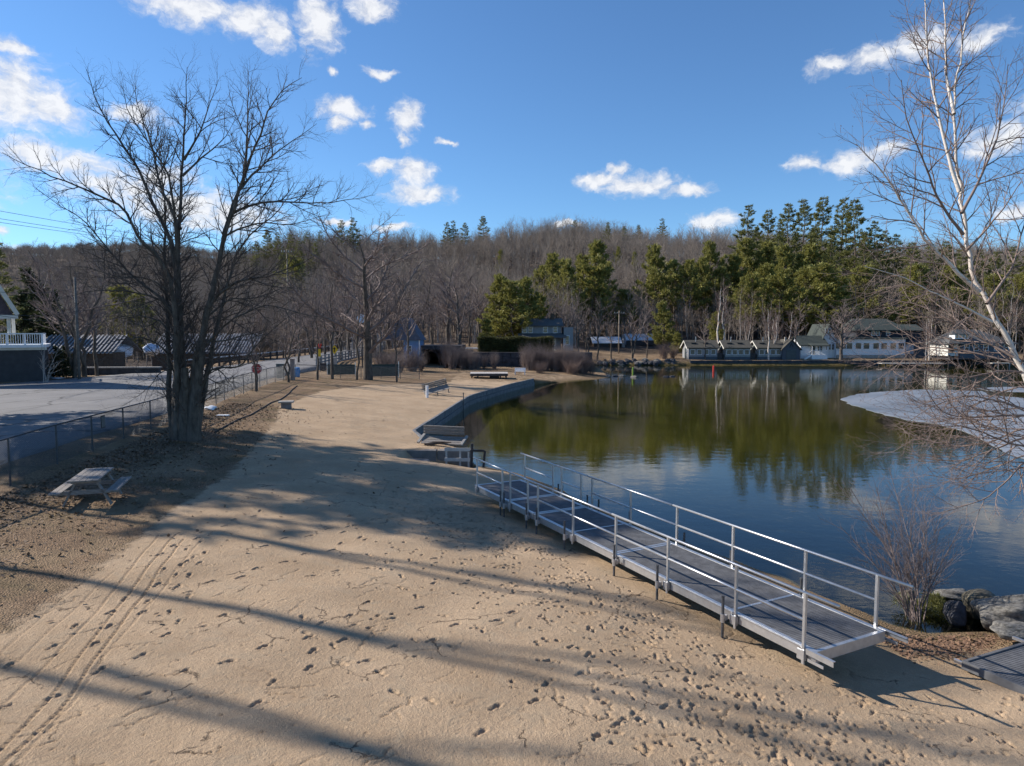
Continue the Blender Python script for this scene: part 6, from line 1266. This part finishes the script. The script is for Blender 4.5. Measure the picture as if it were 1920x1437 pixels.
bpy.context.view_layer.update(); tm_ = bpy.data.meshes.new_from_object(to.evaluated_get(bpy.context.evaluated_depsgraph_get())); to2 = link('lettering', tm_, sf, to.location.copy()); to2.rotation_euler = (R(90), 0, 0); bpy.data.objects.remove(to)
Yr = 79; q = on_post('road_marker', 600, 690, Yr, 'post with a red marker above a yellow marker panel at the bridge approach', 'road marker', hpost=Zp(644, Yr) - gz(X_(600, Yr), Yr), r=.04); g = q.location.z
zz = lambda py: Zp(py, Yr) - g
MB().tube([(0, -.07, zz(653)), (0, -.07, zz(645))], [.10, .30], 4).box((0, -.08, zz(649)), (.30, .03, .45)).build('red_panel', M_red, q); MB().box((0, -.06, zz(662)), (.28, .03, .85)).build('yellow_panel', M_yellow, q)
q = on_post('arrow_sign', 628, 690, 81, 'yellow diamond sign behind the bare tree by the guard rail', hpost=Zp(650, 81) - gz(X_(628, 81), 81), r=.04); zc = Zp(656, 81) - q.location.z
MB().extr([(0, zc - .55), (-.42, zc), (0, zc + .55), (.42, zc)], -.08, -.055).build('sign_face', M_yellow, q); MB().extr([(-.06, zc - .25), (-.06, zc + .08), (-.18, zc + .08), (0, zc + .3), (.18, zc + .08), (.06, zc + .08), (.06, zc - .25)], -.09, -.081).build('arrow', M_black, q)
p = at_y(549, 714, 62.5); tag(MB().box((0, 0, .95), (.34, .34, 2.1)).box((0, 0, 2.03), (.40, .40, .06)).build('gate_post', mat('pinkish_granite', (.27, .22, .20), .85, .25, 4, bump=.5), loc=(p.x, p.y, gz(p.x, p.y) - .1), bevel=.02), 'square granite gate post beside the two-stemmed tree', 'post')
p = at_y(526, 707, 63); tag(MB().box((0, 0, .75), (.62, .5, 1.3)).box((0, 0, 1.42), (.68, .56, .06)).build('utility_cabinet', mat('grey_green_cabinet', (.10, .125, .13), .6, .15, 2), loc=(p.x, p.y, gz(p.x, p.y)), bevel=.02), 'grey-green utility cabinet behind the chain-link fence', 'cabinet')
p = at_y(557, 697, 66); tag(MB().tube([(0, 0, 0), (0, 0, .1), (0, 0, .85), (0, 0, .95)], [.24, .27, .30, .22], 12).build('blue_drum', M_bluep, smooth=True, loc=(p.x, p.y, max(gz(p.x, p.y), .6))), 'bright blue plastic drum standing by the road beyond the fence', 'drum')
# ------------------------------------------------------------------ utility poles and wires
def pole(px, pyb, Y, pyt, lb, r=.14, arm=True, mt=None):
    p = at_y(px, pyb, Y); g = gz(p.x, p.y); zt = at_y(px, pyt, Y).z; q = empty('utility_pole', (p.x, p.y, g), 0, lb, 'utility pole', 'wooden utility poles')
    MB().tube([(0, 0, -.5), (0, 0, (zt - g) / 2), (0, 0, zt - g)], [r, r * .85, r * .65], 10).build('pole', mt or M_pole, q, smooth=True)
    if arm:
        a = MB().box((0, -.16, zt - g - .5), (2.2, .10, .12)).build('crossarm', mt or M_pole, q); [MB().tube([(x, -.16, zt - g - .44), (x, -.16, zt - g - .24)], .05, 6).build('insulator', M_alu, a) for x in (-.95, -.4, .4, .95)]
    return Vector((p.x, p.y, zt))
P1 = pole(149, 709, 62, 520, 'grey wooden utility pole in front of the street trees', .14, False, mat('grey_pole_wood', (.15, .14, .13), .85, .3, 5)); P2 = pole(543, 690, 132, 468, 'tan utility pole rising behind the bare trees at the bridge', .17); P3 = pole(1160, 665, 140, 583, 'short tan utility pole on the far bank beside the shed', .13)
def wire(a, b_, sag, lb):
    a, b_ = Vector(a), Vector(b_); pts = [a.lerp(b_, k / 24) - Vector((0, 0, sag * 4 * (k / 24) * (1 - k / 24))) for k in range(25)]
    o = MB().tube([p - a for p in pts], .016, 5).build('overhead_wire', M_wire, smooth=True, loc=tuple(a)); return tag(o, lb, 'wire', 'overhead wires along the road')
for (x0, y0), (x1, y1, Yb), Ya, lb in [((-90, 380), (543, 474, 132), 42, 'highest overhead wire sloping down to the pole by the bridge'), ((-90, 396), (538, 478, 132), 42, 'second overhead wire from the top, sloping down behind the maple'), ((-90, 404), (548, 480, 132), 43, 'third overhead wire, close under the second one'), ((-90, 496), (149, 524, 62), 44, 'overhead wire meeting the street tree pole near its top'), ((-90, 535), (149, 540, 62), 44, 'middle overhead wire to the street tree pole'),
                                       ((-90, 576), (149, 583, 62), 46, 'low overhead wire to the street tree pole'), ((-90, 570), (149, 600, 62), 46, 'lowest overhead cable to the street tree pole'), ((149, 524), (543, 500, 132), 62, 'wire running on from the street tree pole to the bridge pole'), ((149, 583), (543, 545, 132), 62, 'low cable running on from the street tree pole')]:
    wire(at_y(x0, y0, Ya), at_y(x1, y1, Yb), .5, lb)
sc.view_settings.view_transform = 'Standard'; sc.view_settings.look = 'None'; sc.view_settings.gamma = 1; sc.view_settings.exposure = .55
sc.cycles.max_bounces = 8; sc.cycles.transparent_max_bounces = 16; sc.cycles.caustics_reflective = False; sc.cycles.caustics_refractive = False
